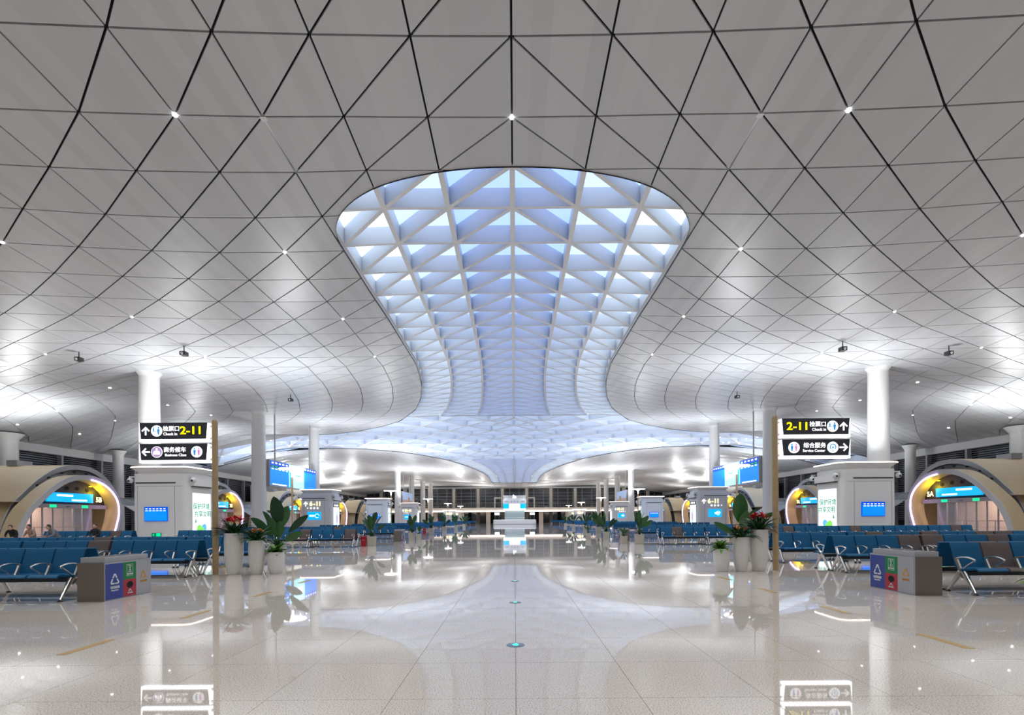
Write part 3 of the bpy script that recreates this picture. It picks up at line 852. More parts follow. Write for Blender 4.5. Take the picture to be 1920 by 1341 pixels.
# ------------------------------------------------------------------ direction signs on wooden posts
def sign_post(s):
    px = -8.0 if s < 0 else 6.97; y = 13.4
    root = empty('direction_sign', (px, y, 0), label='pair of lit charcoal direction signs on a wooden post, %s' % ('business class arrow pointing left' if s < 0 else 'service center arrow pointing right'), cat='sign')
    obj('post', MB().lathe([(.074,0),(.074,4.05),(.066,4.10),(.04,4.13)], (0,0,0), 20), M_WOOD, root, True)
    x0, x1 = (-1.97, -.13) if s < 0 else (.13, 1.97)
    for k, (z0, z1) in enumerate(((3.54, 4.04), (2.98, 3.48))):
        b = obj('sign_box', MB().box(x0, x1, -.07, .07, z0, z1-.006), M_SIGNGLOW, root)
        ins = .045; sl = .05
        face = [(x0+ins*.4, z1+.003), (x1-ins*.4, z1+.003), (x1-ins-.01, z0+.07), (x0+ins+.01, z0+.07)]
        obj('face', MB().prism(face, -.085, -.069, 'y'), M_SIGNFACE, b)
        obj('face', MB().prism(face, .069, .085, 'y'), M_SIGNFACE, b)
        obj('top_cap', MB().box(x0, x1, -.07, .07, z1-.006, z1+.003), M_SIGNFACE, b)
        zc = (z0+z1)/2+.035; fy = -.09
        def T(body, size, m, x, z, bold=.0, align='CENTER', sx=1.0): text('lettering', body, size, m, b, (x, fy, z), 'front', bold, align, sx)
        def disc(x, m, r=.15, name='pictogram_disc'): return obj(name, MB().prism([(x+r*math.cos(t*math.pi/16), zc+r*math.sin(t*math.pi/16)) for t in range(32)], fy, -.085, 'y'), m, b)
        def figure(x, h, m, dz=0):
            g = MB().disc((x, fy-.003, zc+h*.36+dz), h*.11, 'y', 12)
            g.add([(x-h*.17,fy-.003,zc+h*.22+dz),(x+h*.17,fy-.003,zc+h*.22+dz),(x+h*.13,fy-.003,zc-h*.1+dz),(x+h*.08,fy-.003,zc-h*.45+dz),(x-h*.08,fy-.003,zc-h*.45+dz),(x-h*.13,fy-.003,zc-h*.1+dz)], [(0,1,2,3,4,5)])
            obj('pictogram', g, m, b)
        S = 1 if s < 0 else -1                     # left sign reads arrow first, right sign arrow last
        edge = x0 if s < 0 else x1
        ax = edge+S*.19
        dx = edge+S*.48
        arrow(b, (ax, fy, zc), .23, 'up' if k == 0 else ('left' if s < 0 else 'right'))
        if k == 0:
            disc(dx, M_TXTW); figure(dx+.05, .22, M_PRBLUE); figure(dx-.075, .13, M_PRBLUE, .04)
            obj('pictogram', MB().box(dx-.12, dx+.0, fy-.004, fy, zc-.02, zc-.008), M_PRBLUE, b)
            if s < 0:
                T('检票口', .15, M_TXTW, edge+.87, zc+.05, .012); T('Check in', .105, M_TXTW, edge+.84, zc-.085, .012)
                T('2-11', .29, M_TXTY, edge+1.40, zc+.0, .018, sx=1.15)
            else:
                T('检票口', .15, M_TXTW, edge-.87, zc+.05, .012); T('Check in', .105, M_TXTW, edge-.84, zc-.085, .012)
                T('2-11', .29, M_TXTY, edge-1.40, zc+.0, .018, sx=1.15)
        else:
            if s < 0:
                disc(dx, M_TXTW, .15); disc_o = obj('pictogram_disc', MB().prism([(dx+.135*math.cos(t*math.pi/16), zc+.135*math.sin(t*math.pi/16)) for t in range(32)], fy-.003, fy, 'y'), M_PRPURP, b)
                sofa = MB().box(dx-.075, dx+.075, fy-.008, fy-.004, zc-.07, zc-.02); sofa.box(dx-.055, dx+.055, fy-.008, fy-.004, zc-.02, zc+.035); sofa.box(dx-.09, dx-.06, fy-.008, fy-.004, zc-.07, zc+.01); sofa.box(dx+.06, dx+.09, fy-.008, fy-.004, zc-.07, zc+.01); sofa.disc((dx, fy-.008, zc+.075), .028, 'y', 12)
                obj('pictogram', sofa, M_TXTW, b)
                T('商务候车', .15, M_TXTW, edge+.96, zc+.05, .012); T('Business Class', .098, M_TXTW, edge+.98, zc-.085, .012)
                wx = edge+1.54
            else:
                disc(dx, M_TXTW); g = MB()
                g.tube([(dx+.075*math.cos(t), fy-.006, zc+.01+.075*math.sin(t)) for t in [math.radians(a) for a in range(-50, 231, 20)]], .012, 6); g.disc((dx, fy-.006, zc), .025, 'y', 12); g.box(dx-.006, dx+.006, fy-.008, fy-.004, zc-.085, zc); g.box(dx-.05, dx+.05, fy-.008, fy-.004, zc-.095, zc-.082)
                obj('pictogram', g, M_PRBLUE, b)
                T('综合服务', .15, M_TXTW, edge-.96, zc+.05, .012); T('Service Center', .098, M_TXTW, edge-.98, zc-.085, .012)
                wx = edge-1.51
            disc(wx, M_TXTW); figure(wx-.055, .21, M_PRBLUE); figure(wx+.055, .21, M_PRPINK)
        br = obj('bracket', MB().box(min(0, -.16*S), max(0, -.16*S), -.02, .02, z0+.06, z0+.12).box(min(0, -.16*S), max(0, -.16*S), -.02, .02, z1-.12, z1-.06), M_STEELG, root)
    return root
for s in (-1, 1): sign_post(s)

# ------------------------------------------------------------------ waste bins
def bin_(s, y, label, x=None):
    """steel bin, long side facing the aisle; s side of hall"""
    xa = (-7.33 if s < 0 else 7.18) if x is None else x; X = lambda v: xa+v if s < 0 else xa-v      # v<0 goes away from the aisle
    root = empty('recycling_bin', (X(-.24), y+.57, 0), label=label, cat='bin', group='three-part recycling bins')
    def P(name, x0, x1, y0, y1, z0, z1, m, parent=None):
        a, b = X(x0), X(x1); mb = MB().box(min(a,b), max(a,b), y+y0, y+y1, z0, z1).move(-root.location.x, -root.location.y, 0); return obj(name, mb, m, parent or root)
    body = P('body', -.49, -.004, 0, 1.14, .0, .69, M_STEEL)
    P('aisle_face', -.004, .0, 0, 1.14, .0, .69, M_STEELG)
    lid = P('lid', -.46, -.03, .04, 1.10, .69, .785, M_STEELG)
    for k in range(3): P('mouth', -.40, -.10, .12+k*.33, .36+k*.33, .785, .789, M_SLOT, lid)
    a, b, c = ((.02,.42),(.42,.74),(.74,1.12))
    if s > 0: a, b, c = ((.72,1.12),(.40,.72),(.02,.40))
    def face(name, r, z0, z1, m): return P(name, 0, .006, r[0], r[1], z0, z1, m)
    bl = face('blue_panel', a, .02, .66, M_BINB); gr = face('green_panel', b, .34, .66, M_BING); rd = face('red_panel', b, .02, .34, M_BINR); gy = face('grey_panel', c, .02, .66, M_STEELG)
    f = 'right' if s < 0 else 'left'; fx = X(.010)-root.location.x; oy = y-root.location.y
    def tri(parent, cy, cz, r, m):
        # three bars chasing each other: the recycling triangle
        mb = MB(); P3 = [(cy+r*math.cos(math.radians(t)), cz+r*1.12*math.sin(math.radians(t))) for t in (90, 210, 330)]
        for k in range(3):
            p, q = P3[k], P3[(k+1) % 3]
            for (u0, u1) in ((.04, .44), (.54, .94)):
                A = (X(.009), p[0]+(q[0]-p[0])*u0, p[1]+(q[1]-p[1])*u0); B = (X(.009), p[0]+(q[0]-p[0])*u1, p[1]+(q[1]-p[1])*u1)
                mb.bar(A, B, .026, .006, up=(1,0,0))
        mb.move(-root.location.x, -root.location.y, 0); obj('recycling_mark', mb, m, parent)
    ya = (a[0]+a[1])/2; yb = (b[0]+b[1])/2; yc = (c[0]+c[1])/2
    tri(bl, y+ya, .36, .11, M_PRW); text('lettering', '可回收物', .055, M_PRW, bl, (fx, oy+ya, .225), f, .015); text('lettering', 'Recyclable', .038, M_PRW, bl, (fx, oy+ya, .175), f, .01)
    tri(gy, y+yc, .38, .08, M_PRO); text('lettering', '其他垃圾', .045, M_PRO, gy, (fx, oy+yc, .26), f, .01)
    fr = MB(); zc = .51
    for (z0, z1, u0, u1) in ((zc-.11,zc-.105,-.075,.075),(zc+.105,zc+.11,-.075,.075),(zc-.11,zc+.11,-.075,-.07),(zc-.11,zc+.11,.07,.075)):
        aa, bb = X(.006), X(.010); fr.box(min(aa,bb), max(aa,bb), y+yb+u0, y+yb+u1, z0, z1)
    for (z0, z1) in ((zc+.09, zc+.03), (zc-.035, zc+.025)):
        for k in (-1, 1): fr.bar((X(.009), y+yb+k*.032, z0), (X(.009), y+yb, z1), .009, .005, up=(1,0,0))
        fr.bar((X(.009), y+yb-.034, z0), (X(.009), y+yb+.034, z0), .009, .005, up=(1,0,0))
    fr.move(-root.location.x, -root.location.y, 0); obj('hourglass_mark', fr, M_PRW, gr)
    text('lettering', '厨余垃圾', .036, M_PRW, gr, (fx, oy+yb, zc-.075), f, .012)
    hole = MB().disc((X(.0085), y+yb, .235), .078, 'x', 24, .8).move(-root.location.x, -root.location.y, 0); obj('bottle_hole', hole, M_BLACK, rd)
    ch = MB(); ch.bar((X(.009), y+yb-.035, .11), (X(.009), y+yb, .15), .014, .005, up=(1,0,0)); ch.bar((X(.009), y+yb, .15), (X(.009), y+yb+.035, .11), .014, .005, up=(1,0,0))
    ch.move(-root.location.x, -root.location.y, 0); obj('chevron_mark', ch, M_PRW, rd)
    text('lettering', '有害垃圾', .032, M_PRW, rd, (fx, oy+yb, .08), f, .012)
    return root
bin_(-1, 8.95, 'large steel recycling bin with blue, green, red and grey panels, nearest on the left')
bin_(1, 9.0, 'large steel recycling bin with blue, green, red and grey panels, nearest on the right')
bin_(-1, 31.8, 'steel recycling bin beyond the first left bench block, behind a potted plant', -7.2)
bin_(1, 31.0, 'steel recycling bin beyond the first right bench block, beside a potted plant', 6.6)

# ------------------------------------------------------------------ beam seating
PITCH = .57
def seat_meshes():
    w = .535
    def slab(path, t):
        up = [(y, z) for (y, z) in path]; n = len(path); lo = []
        for i, (y, z) in enumerate(path):
            a = path[max(0, i-1)]; b = path[min(n-1, i+1)]; d = Vector((b[0]-a[0], b[1]-a[1])).normalized(); lo.append((y+d.y*t, z-d.x*t))
        return up + lo[::-1]
    back = spline([(0.0,.915),(-.025,.86),(-.075,.70),(-.12,.56),(-.145,.475)], 3)
    seat = spline([(-.15,.455),(-.25,.425),(-.40,.430),(-.52,.455),(-.575,.450),(-.60,.425)], 3)
    b = MB().prism(slab(back, .028), (PITCH-w)/2, (PITCH+w)/2, 'x')
    s_ = MB().prism(slab(seat[::-1], -.03), (PITCH-w)/2, (PITCH+w)/2, 'x')
    arm = MB()
    arm.tube(spline([(0,-.12,.625),(0,-.25,.662),(0,-.40,.665),(0,-.50,.640),(0,-.515,.615),(0,-.48,.585),(0,-.38,.52),(0,-.28,.43)], 3), .017, 8)
    sup = MB().bar((0,-.135,.645), (0,-.245,.40), .035, .05)
    leg = MB()
    leg.bar((0,-.30,.40), (0,-.24,.33), .06, .16, up=(0,1,0))
    for (a, b_) in (((0,-.31,.40),(0,-.53,.035)), ((0,-.24,.40),(0,.03,.035))):
        leg.tube([a, ((a[0]+b_[0])/2,(a[1]+b_[1])/2,(a[2]+b_[2])/2), b_], [.046,.034,.022], 8)
    foot = MB()
    for yy in (-.54, .04): foot.lathe([(.042,0),(.04,.015),(.018,.035)], (0, yy, 0), 12)
    return b, s_, arm, sup, leg, foot
bS, sS, aS, uS, lS, fS = seat_meshes()
ME = {'bb': bS.mesh('backrest', M_SEATB, True), 'bn': bS.mesh('backrest', M_SEATN, True), 'sb': sS.mesh('seat', M_SEATB, True), 'sn': sS.mesh('seat', M_SEATN, True),
      'arm': aS.mesh('armrest', M_CHROME, True), 'sup': uS.mesh('arm_support', M_CHROME), 'leg': lS.mesh('leg_frame', M_CHROME, True), 'foot': fS.mesh('foot_pads', M_CAMK, True)}
BEAM = {}
def beam(n):
    if n not in BEAM: BEAM[n] = MB().box(.02, n*PITCH-.02, -.34, -.22, .335, .405).mesh('beam', M_SEATK)
    return BEAM[n]
UNDER = {}
def link(name, me, parent, loc=(0,0,0)):
    o = bpy.data.objects.new(name, me); COL.objects.link(o); o.parent = parent; o.location = loc; return o
def bench(x, y, colors, label, group, facing=1, detail=True):
    """x = left end; facing 1 looks at the viewer, -1 away"""
    n = len(colors); L = n*PITCH
    r = empty('waiting_bench', (x, y, 0) if facing > 0 else (x+L, y+.20, 0), 0 if facing > 0 else math.pi, label=label, cat='bench', group=group)
    link('beam', beam(n), r)
    for i, c in enumerate(colors):
        b = link('backrest', ME['b'+c], r, (i*PITCH, 0, 0)); link('seat', ME['s'+c], r, (i*PITCH, 0, 0))
    for i in range(n+1):
        if not detail and 0 < i < n: continue
        xx = min(max(i*PITCH, .035), L-.035)
        a = link('armrest', ME['arm'], r, (xx, 0, 0)); link('arm_support', ME['sup'], a)
    for i in (0, n):
        xx = min(max(i*PITCH, .035), L-.035); lg = link('leg_frame', ME['leg'], r, (xx, 0, 0)); link('foot_pads', ME['foot'], lg)
    return r
UL = 4*PITCH+.05
ROWN = ['first','second','third','fourth','fifth','sixth','seventh']
def row(s, y, edge, pats, back, rowname, detail=True, share=False):
    """a row of four-seat benches starting at the aisle edge and running outwards"""
    for k, p in enumerate(pats):
        if p is None: continue
        x = -edge-(k+1)*UL+.05 if s < 0 else edge+k*UL
        cols = p if s > 0 else p[::-1]              # patterns are written from the aisle outwards
        nb = p.count('n'); look = 'all-blue' if nb == 0 else ('blue bench with one brown seat' if nb == 1 else 'blue and brown')
        look = 'all-blue four-seat bench' if nb == 0 else ('four-seat blue bench with one brown seat' if nb == 1 else 'four-seat blue bench with %d brown seats' % nb)
        if share: lab = 'blue bench, %s from aisle in the %s distant %s row' % (ROWN[k], rowname, SIDE[s]); g = 'far %s benches' % SIDE[s]
        else: lab = '%s, %s from aisle, %s %s row' % (look, ROWN[k], rowname, SIDE[s]); g = '%s waiting benches' % SIDE[s]
        bench(x, y, cols, lab, g, 1, detail)
        if back:
            if not share: lab = '%s facing away, %s from aisle, %s %s row' % (look, ROWN[k], rowname, SIDE[s])
            bench(x, y, cols[::-1], lab, g, -1, detail)
B4, N1, N4, N2, N14 = 'bbbb', 'nbbb', 'bbbn', 'bnbb', 'nbbn'
# left block nearest the viewer
row(-1, 9.5, 8.1, [B4], True, 'nearest')
row(-1, 13.15, 8.25, [B4, N1, B4], True, 'second')
row(-1, 15.9, 8.1, [B4, B4, N1, B4], True, 'third')
row(-1, 26.2, 8.3, ['nbbb', 'nbbb', B4, 'bbbb', None, 'bnbb', B4], True, 'fourth')
row(-1, 36.6, 8.6, [B4, N4, B4, B4, N2], True, 'fifth')
# right block
row(1, 9.5, 8.2, [N2, B4], True, 'nearest')
row(1, 13.15, 8.3, ['bbbn', 'nbbn', 'bbnb'], True, 'second')
row(1, 15.9, 8.2, [B4, 'bnbb', 'nbbn', 'nbbb'], True, 'third')
row(1, 26.2, 7.6, ['bnbb', B4, 'bnbn', B4, 'bnbb', B4, 'bbnb'], True, 'fourth')
row(1, 34.5, 8.6, [B4, B4, N4, B4, B4, 'bbnb', B4], True, 'fifth')
for s in (-1, 1):
    for q, y in enumerate((47.5, 57.0, 66.0, 78.0, 90.0, 104.0)):
        row(s, y, 9.2, [B4]*(4 if y < 70 else 3), False, ROWN[q], False, True)
    row(s, 118.0, 9.0 if s < 0 else 8.6, [B4]*2, False, 'last', False, True)

# ------------------------------------------------------------------ planters
def leaf_mb(L, W, bend, droop, n=9, fold=.18, tw=0.0):
    """blade along +y from origin, rising then bending; returns MB"""
    mb = MB(); vs = []; th = bend; y = z = 0; st = L/n
    for i in range(n+1):
        t = i/n; w = W*(math.sin(math.pi*min(1, t*.93+.05))**.75) if t < 1 else .002
        cx, cn = math.cos(tw)*w/2, math.sin(tw)*w/2; ny, nz = -math.sin(th), math.cos(th); fx, fn = -math.sin(tw)*w*fold, math.cos(tw)*w*fold
        vs += [(-cx+fx, y+(-cn+fn)*ny, z+(-cn+fn)*nz), (0, y, z), (cx+fx, y+(cn+fn)*ny, z+(cn+fn)*nz)]
        y += st*math.cos(th); z += st*math.sin(th); th -= droop/n
    fs = []
    for i in range(n):
        a = 3*i; fs += [(a, a+1, a+4, a+3), (a+1, a+2, a+5, a+4)]
    return mb.add(vs, fs)
def xf(mb, rz, loc, roll=0):
    M = Matrix.Translation(loc) @ Matrix.Rotation(rz, 4, 'Z') @ Matrix.Rotation(roll, 4, 'Y'); mb.v = [tuple(M @ Vector(v)) for v in mb.v]; return mb
def tall_pot(name, x, y, r, h, kind, label, seed):
    rnd = random.Random(seed)
    root = empty(name, (x, y, 0), label=label, cat='plant', group='potted plants along the aisle')
    prof = [(r*.64,0),(r*.70,.02),(r*.86,h*.22),(r*.98,h*.48),(r,h*.75),(r*.97,h),(r*.86,h),(r*.84,h-.04)]
    obj('pot', MB().lathe(prof, (0,0,0), 28), M_POT, root, True)
    obj('soil', MB().lathe([(r*.85,h-.06),(r*.8,h-.03)], (0,0,0), 20), M_SOIL, root)
    if kind in ('red', 'mixed'):
        fo = MB(); fo2 = MB()
        n = 80 if kind == 'red' else 64
        for k in range(n):
            a = rnd.uniform(0, 2*math.pi); L = rnd.uniform(.34, .62) if kind == 'red' else rnd.uniform(.32, .55)
            xf(dst := leaf_mb(L, rnd.uniform(.05, .085), rnd.uniform(.3, 1.3), rnd.uniform(.5, 1.4), 6), a, (r*.5*rnd.random()*math.sin(a)*-1, r*.5*rnd.random()*math.cos(a), h-.03)); (fo if rnd.random() < .7 else fo2).add(dst.v, dst.f)
        obj('dark_foliage', fo, M_LEAFD, root, True); obj('foliage', fo2, M_LEAF, root, True)
        for k in range(4 if kind == 'red' else 6):
            fl = MB(); a = k*2*math.pi/(4 if kind == 'red' else 6)+.5; q = r*.62; cz = h+(.28 if kind == 'red' else .2)+rnd.uniform(-.03,.05)
            for m in range(14):
                t = rnd.uniform(0, 2*math.pi); dst = xf(leaf_mb(.20 if kind == 'red' else .095, .06 if kind == 'red' else .045, rnd.uniform(.2, 1.3), .7, 4), t, (q*math.cos(a), q*math.sin(a), cz)); fl.add(dst.v, dst.f)
            f = obj('flower', fl, M_FLRED if kind == 'red' else M_FLOR, root, True)
            obj('flower_stem', MB().tube([(q*.5*math.cos(a), q*.5*math.sin(a), h-.04), (q*math.cos(a), q*math.sin(a), cz+.01)], .008, 6), M_LEAFD, f)
    else:
        fo = MB(); fo2 = MB()
        for k in range(60):
            a = rnd.uniform(0, 2*math.pi); dst = xf(leaf_mb(rnd.uniform(.22, .40), rnd.uniform(.07, .10), rnd.uniform(.15, 1.2), rnd.uniform(.5, 1.3), 6), a, (0, 0, h-.02)); (fo if k % 3 else fo2).add(dst.v, dst.f)
        obj('lime_foliage', fo, M_LEAFL, root, True); obj('foliage', fo2, M_LEAF, root, True)
    return root
tall_pot('flowering_bromeliad', -7.48, 13.35, .235, 1.10, 'red', 'red bromeliads in the tallest white vase pot beside the left sign post', 1)
tall_pot('mixed_flower_planter', -6.90, 13.4, .205, .90, 'mixed', 'orange-flecked dark foliage in the middle white vase pot on the left', 2)
tall_pot('leafy_planter', -6.44, 13.5, .22, .58, 'lime', 'lime green leaves in the short white pot on the left', 3)
tall_pot('leafy_planter', 5.46, 13.25, .21, .60, 'lime', 'lime green leaves in the short white pot on the right', 4)
tall_pot('mixed_flower_planter', 5.97, 13.25, .20, .90, 'mixed', 'orange-flecked dark foliage in the middle white vase pot on the right', 5)
tall_pot('flowering_bromeliad', 6.47, 13.3, .235, 1.10, 'red', 'red bromeliads in the tallest white vase pot beside the right sign post', 6)
# a leafy plant cut by the right edge of the picture
tall_pot('leafy_planter', 8.80, 8.35, .20, .34, 'lime', 'bright green leaves of a low pot cut by the right edge', 8)
def big_leaf_plant(x, y, spec, label, pw=.4, ph=.5, sc=1.0, seed=0, name='bird_of_paradise_plant', group='tall leafy plants in square pots', detail=True):
    """spec: list of (turn, lean, petiole length, blade length, blade width)"""
    rnd = random.Random(seed)
    root = empty(name, (x, y, 0), label=label, cat='plant', group=group)
    a = pw/2; pot = MB(); loft(pot, [(rrect(-a*.86,a*.86,-a*.86,a*.86,.03,2),0),(rrect(-a,a,-a,a,.03,2),ph),(rrect(-a*.9,a*.9,-a*.9,a*.9,.03,2),ph),(rrect(-a*.9,a*.9,-a*.9,a*.9,.03,2),ph-.04)])
    obj('square_pot', pot, M_POTBEIGE, root); obj('soil', MB().box(-a*.9, a*.9, -a*.9, a*.9, ph-.08, ph-.04), M_SOIL, root)
    for (az, lean, pl, bl, bw) in spec:
        pl *= sc; bl *= sc; bw *= sc
        c, s_ = math.cos(az), math.sin(az)          # az: 0 = to the right, pi/2 = away
        e = (pl*math.sin(lean)*c, pl*math.sin(lean)*s_, ph+pl*math.cos(lean))
        tw = 1.15*math.cos(az)*(1 if rnd.random() < .8 else -1)+rnd.uniform(-.25, .25)
        lf = xf(leaf_mb(bl, bw, math.pi/2-lean*1.05, .35, 10, .12, tw), az-math.pi/2, e)
        o = obj('leaf', lf, M_LEAF if rnd.random() < .7 else M_LEAFD, root, True)
        obj('leaf_stalk', MB().tube([(.04*c, .04*s_, ph-.06), (e[0]*.4, e[1]*.4, ph+(e[2]-ph)*.5), e], [.018*sc,.014*sc,.01*sc], 6), M_LEAF, o, True)
    fo = MB()
    for k in range(26):
        t = rnd.uniform(0, 2*math.pi); dst = xf(leaf_mb(rnd.uniform(.3, .55)*sc, .05*sc, rnd.uniform(.6, 1.4), .8, 5), t, (0, 0, ph-.03)); fo.add(dst.v, dst.f)
    obj('undergrowth', fo, M_LEAFD, root, True)
    return root
PI = math.pi
big_leaf_plant(-7.75, 16.4, [(PI*1.45,.03,.70,.98,.46),(0.1,.16,.66,.74,.36),(PI,.30,.55,.74,.26),(PI*.97,.66,.50,.86,.32),(PI*1.1,.5,.34,.7,.26),(0,.66,.62,.84,.24),(0.2,.9,.3,.6,.26),(PI*1.4,.3,.4,.7,.32),(PI*1.7,.4,.35,.65,.28),(PI*1.5,.15,.35,.6,.3)],
               'tall broad-leaved plant behind the three white pots on the left', .42, .55, 1.0, 11)
big_leaf_plant(7.35, 16.2, [(PI*1.3,.10,.66,1.02,.50),(PI*1.02,.8,.45,.75,.2),(0.05,.72,.75,.74,.24),(0.2,.35,.55,.7,.36),(PI*1.5,.2,.45,.7,.34),(0,.5,.5,.65,.3)],
               'tall broad-leaved plant behind the three white pots on the right', .42, .55, 1.0, 12)
def spec_rand(seed):
    rnd = random.Random(seed)
    return [(rnd.uniform(0, 2*PI), rnd.uniform(.05, .75), rnd.uniform(.35, .75), rnd.uniform(.55, .85), rnd.uniform(.18, .30)) for _ in range(10)]
bp = [(-7.7, 27.0, .42, .52, 'beside the red cabinet on the left'), (-7.1, 34.6, .42, .5, 'behind the farther left bin'), (6.75, 27.2, .46, .52, 'at the end of the right bench block'), (6.1, 33.5, .4, .5, 'left of the farther right bin')]
for i, (x, y, pw, ph, w) in enumerate(bp):
    big_leaf_plant(x, y, spec_rand(30+i), 'tall plant in square beige pot %s' % w, pw, ph, 1.0, 40+i)
for i, (x, y, w) in enumerate(((6.0, 27.6, 'short flowering pot left of the tall plant at the right bench block end'), (4.95, 33.8, 'short flowering pot on the right beyond the bench block'), (-6.55, 34.2, 'short leafy pot beside the farther left bin'))):
    big_leaf_plant(x, y, spec_rand(60+i), w, .36, .42, .42, 70+i, 'low_planter')
for s in (-1, 1):
    for i, y in enumerate((48.0, 57.0, 70.0, 84.0)):
        big_leaf_plant(s*(8.0 if i < 2 else 7.6+i*.3), y, spec_rand(80+i+s), 'leafy potted plant, %s along the far %s aisle edge' % (ROWN[i], SIDE[s]), .5, .55, 1.15, 90+i, 'potted_plant', 'far %s aisle plants' % SIDE[s])
for (x, y, w) in ((-8.12, 27.0, 'beside a beige pot on the left'), (-8.6, 47.8, 'farther along the left aisle edge')):
    r = obj('fire_cabinet', MB().box(x-.13, x+.13, y-.12, y+.12, 0, .5), M_REDBOX, None, label='red fire extinguisher cabinet standing %s' % w, cat='cabinet')
    obj('cabinet_lid', MB().box(x-.145, x+.145, y-.135, y+.135, .5, .53), M_REDBOX, r)
    obj('handle', MB().box(x-.05, x+.05, y-.14, y-.12, .3, .34), M_CHROME, r)

# ------------------------------------------------------------------ lamp posts
for s in (-1, 1):
    for i, y in enumerate((30.0, 54.0, 77.0, 100.0, 123.0)):
        r = empty('lamp_post', (s*13.3, y, 0), label='slim wooden lamp post with a glowing disc head, %s on the %s' % (ROWN[i], SIDE[s]), cat='lamp', group='wooden lamp posts')
        obj('pole', MB().lathe([(.075,0),(.06,.1),(.055,3.9),(.05,4.0)], (0,0,0), 14), M_WOOD, r, True)
        obj('head_neck', MB().lathe([(.045,3.9),(.05,4.2),(.10,4.36),(.34,4.44)], (0,0,0), 24), M_LAMPWHITE, r, True)
        hd = obj('head_disc', MB().lathe([(.34,4.44),(.74,4.465),(.76,4.485),(.72,4.51)], (0,0,0), 28), M_LAMPWHITE, r, True)
        obj('base_plate', MB().lathe([(.16,0),(.16,.015),(.08,.03)], (0,0,0), 20), M_STEELG, r)
        area_light('lamp_post_light', (s*13.3, y, 4.56), 1.3, LAMP*(1.0 if y < 70 else 1.5), (.95, .98, 1.0), (math.pi, 0, 0))

# ------------------------------------------------------------------ hanging video walls
def video_wall(s, y0, y1, z0, z1, picture, label):
    X = lambda v: v if s < 0 else -v
    root = empty('video_wall', (X(-22.6), (y0+y1)/2, z0), label=label, cat='screen')
    def P(name, x0, x1, ya, yb, za, zb, m, parent=None):
        a, b = X(x0), X(x1); return obj(name, MB().box(min(a,b), max(a,b), ya, yb, za, zb).move(-root.location.x, -root.location.y, -z0), m, parent or root)
    P('casing', -22.9, -22.6, y0-.1, y1+.1, z0-.15, z1+.08, M_STEELG)
    for yy in (y0+1.2, y1-1.2): P('hanger', -22.8, -22.7, yy, yy+.1, z1, zsurf(22.75, yy)+.05, M_STEELG)
    L = y1-y0; H = z1-z0
    if picture:
        sc = P('display', -22.6, -22.585, y0, y1, z0, z1, mat('screen_sky', (.3,.4,.6), .3, emit=(.25,.34,.52), estr=.8))
        P('picture_ground', -22.585, -22.58, y0, y1, z0, z0+H*.35, mat('screen_ground', (.35,.25,.22), .3, emit=(.30,.20,.18), estr=.7), sc)
        P('picture_tower', -22.585, -22.576, y0+L*.5, y0+L*.7, z0+H*.2, z0+H*.6, mat('screen_tower', (.3,.18,.1), .3, emit=(.28,.16,.10), estr=.7), sc)
    else:
        a, b = y0+L*.36, y0+L*.70
        sc = P('display', -22.6, -22.585, y0, a, z0, z1, M_SCRBLUE); P('display', -22.6, -22.585, b, y1, z0, z1, M_SCRBLUE); md = P('display', -22.6, -22.585, a, b, z0, z1, M_SCRAQUA)
        P('header_band', -22.585, -22.58, y0, a, z1-.62, z1, M_SCRDEEP, sc); P('green_line', -22.58, -22.575, y0+.05, a-.05, z1-.62, z1-.42, M_SCRNAVY, sc)
        P('header_band', -22.585, -22.58, b, y1, z1-.45, z1, M_SCRDEEP, sc)
        wd = []
        for k in range(5):
            yy = y0+.25+k*.72; P('header_word', -22.575, -22.57, yy, yy+.38, z1-.24, z1-.10, M_TXTW, sc); P('row_word', -22.573, -22.568, yy, yy+.42, z1-.57, z1-.46, M_SCRGREEN, sc)
            P('row_word', -22.58, -22.575, yy, yy+.42, z1-.78, z1-.68, M_TXTW, sc)
            yy = b+.2+k*.62; P('header_word', -22.575, -22.57, yy, yy+.32, z1-.24, z1-.10, M_TXTW, sc)
        P('footer_band', -22.58, -22.575, y0+.4, a-.5, z0+.04, z0+.14, M_TXTWARM, sc)
        P('picture_block', -22.585, -22.578, a+.2, a+.9, z0, z1-.5, M_SCRCYAN, md); P('picture_block', -22.585, -22.578, a+1.3, b-.6, z0+.9, z1-.7, M_TXTW, md)
        P('picture_block', -22.58, -22.572, a+1.5, b-.9, z0+1.2, z1-.95, M_SCRCYAN, md)
    return root
for s in (-1, 1):
    video_wall(s, 46.4, 57.0, 4.72, 6.98, False, 'wide blue departures video wall hanging beside the %s columns' % SIDE[s])
    video_wall(s, 101.5, 111.0, 4.6, 7.0, True, 'distant video wall showing a landmark picture on the %s' % SIDE[s])

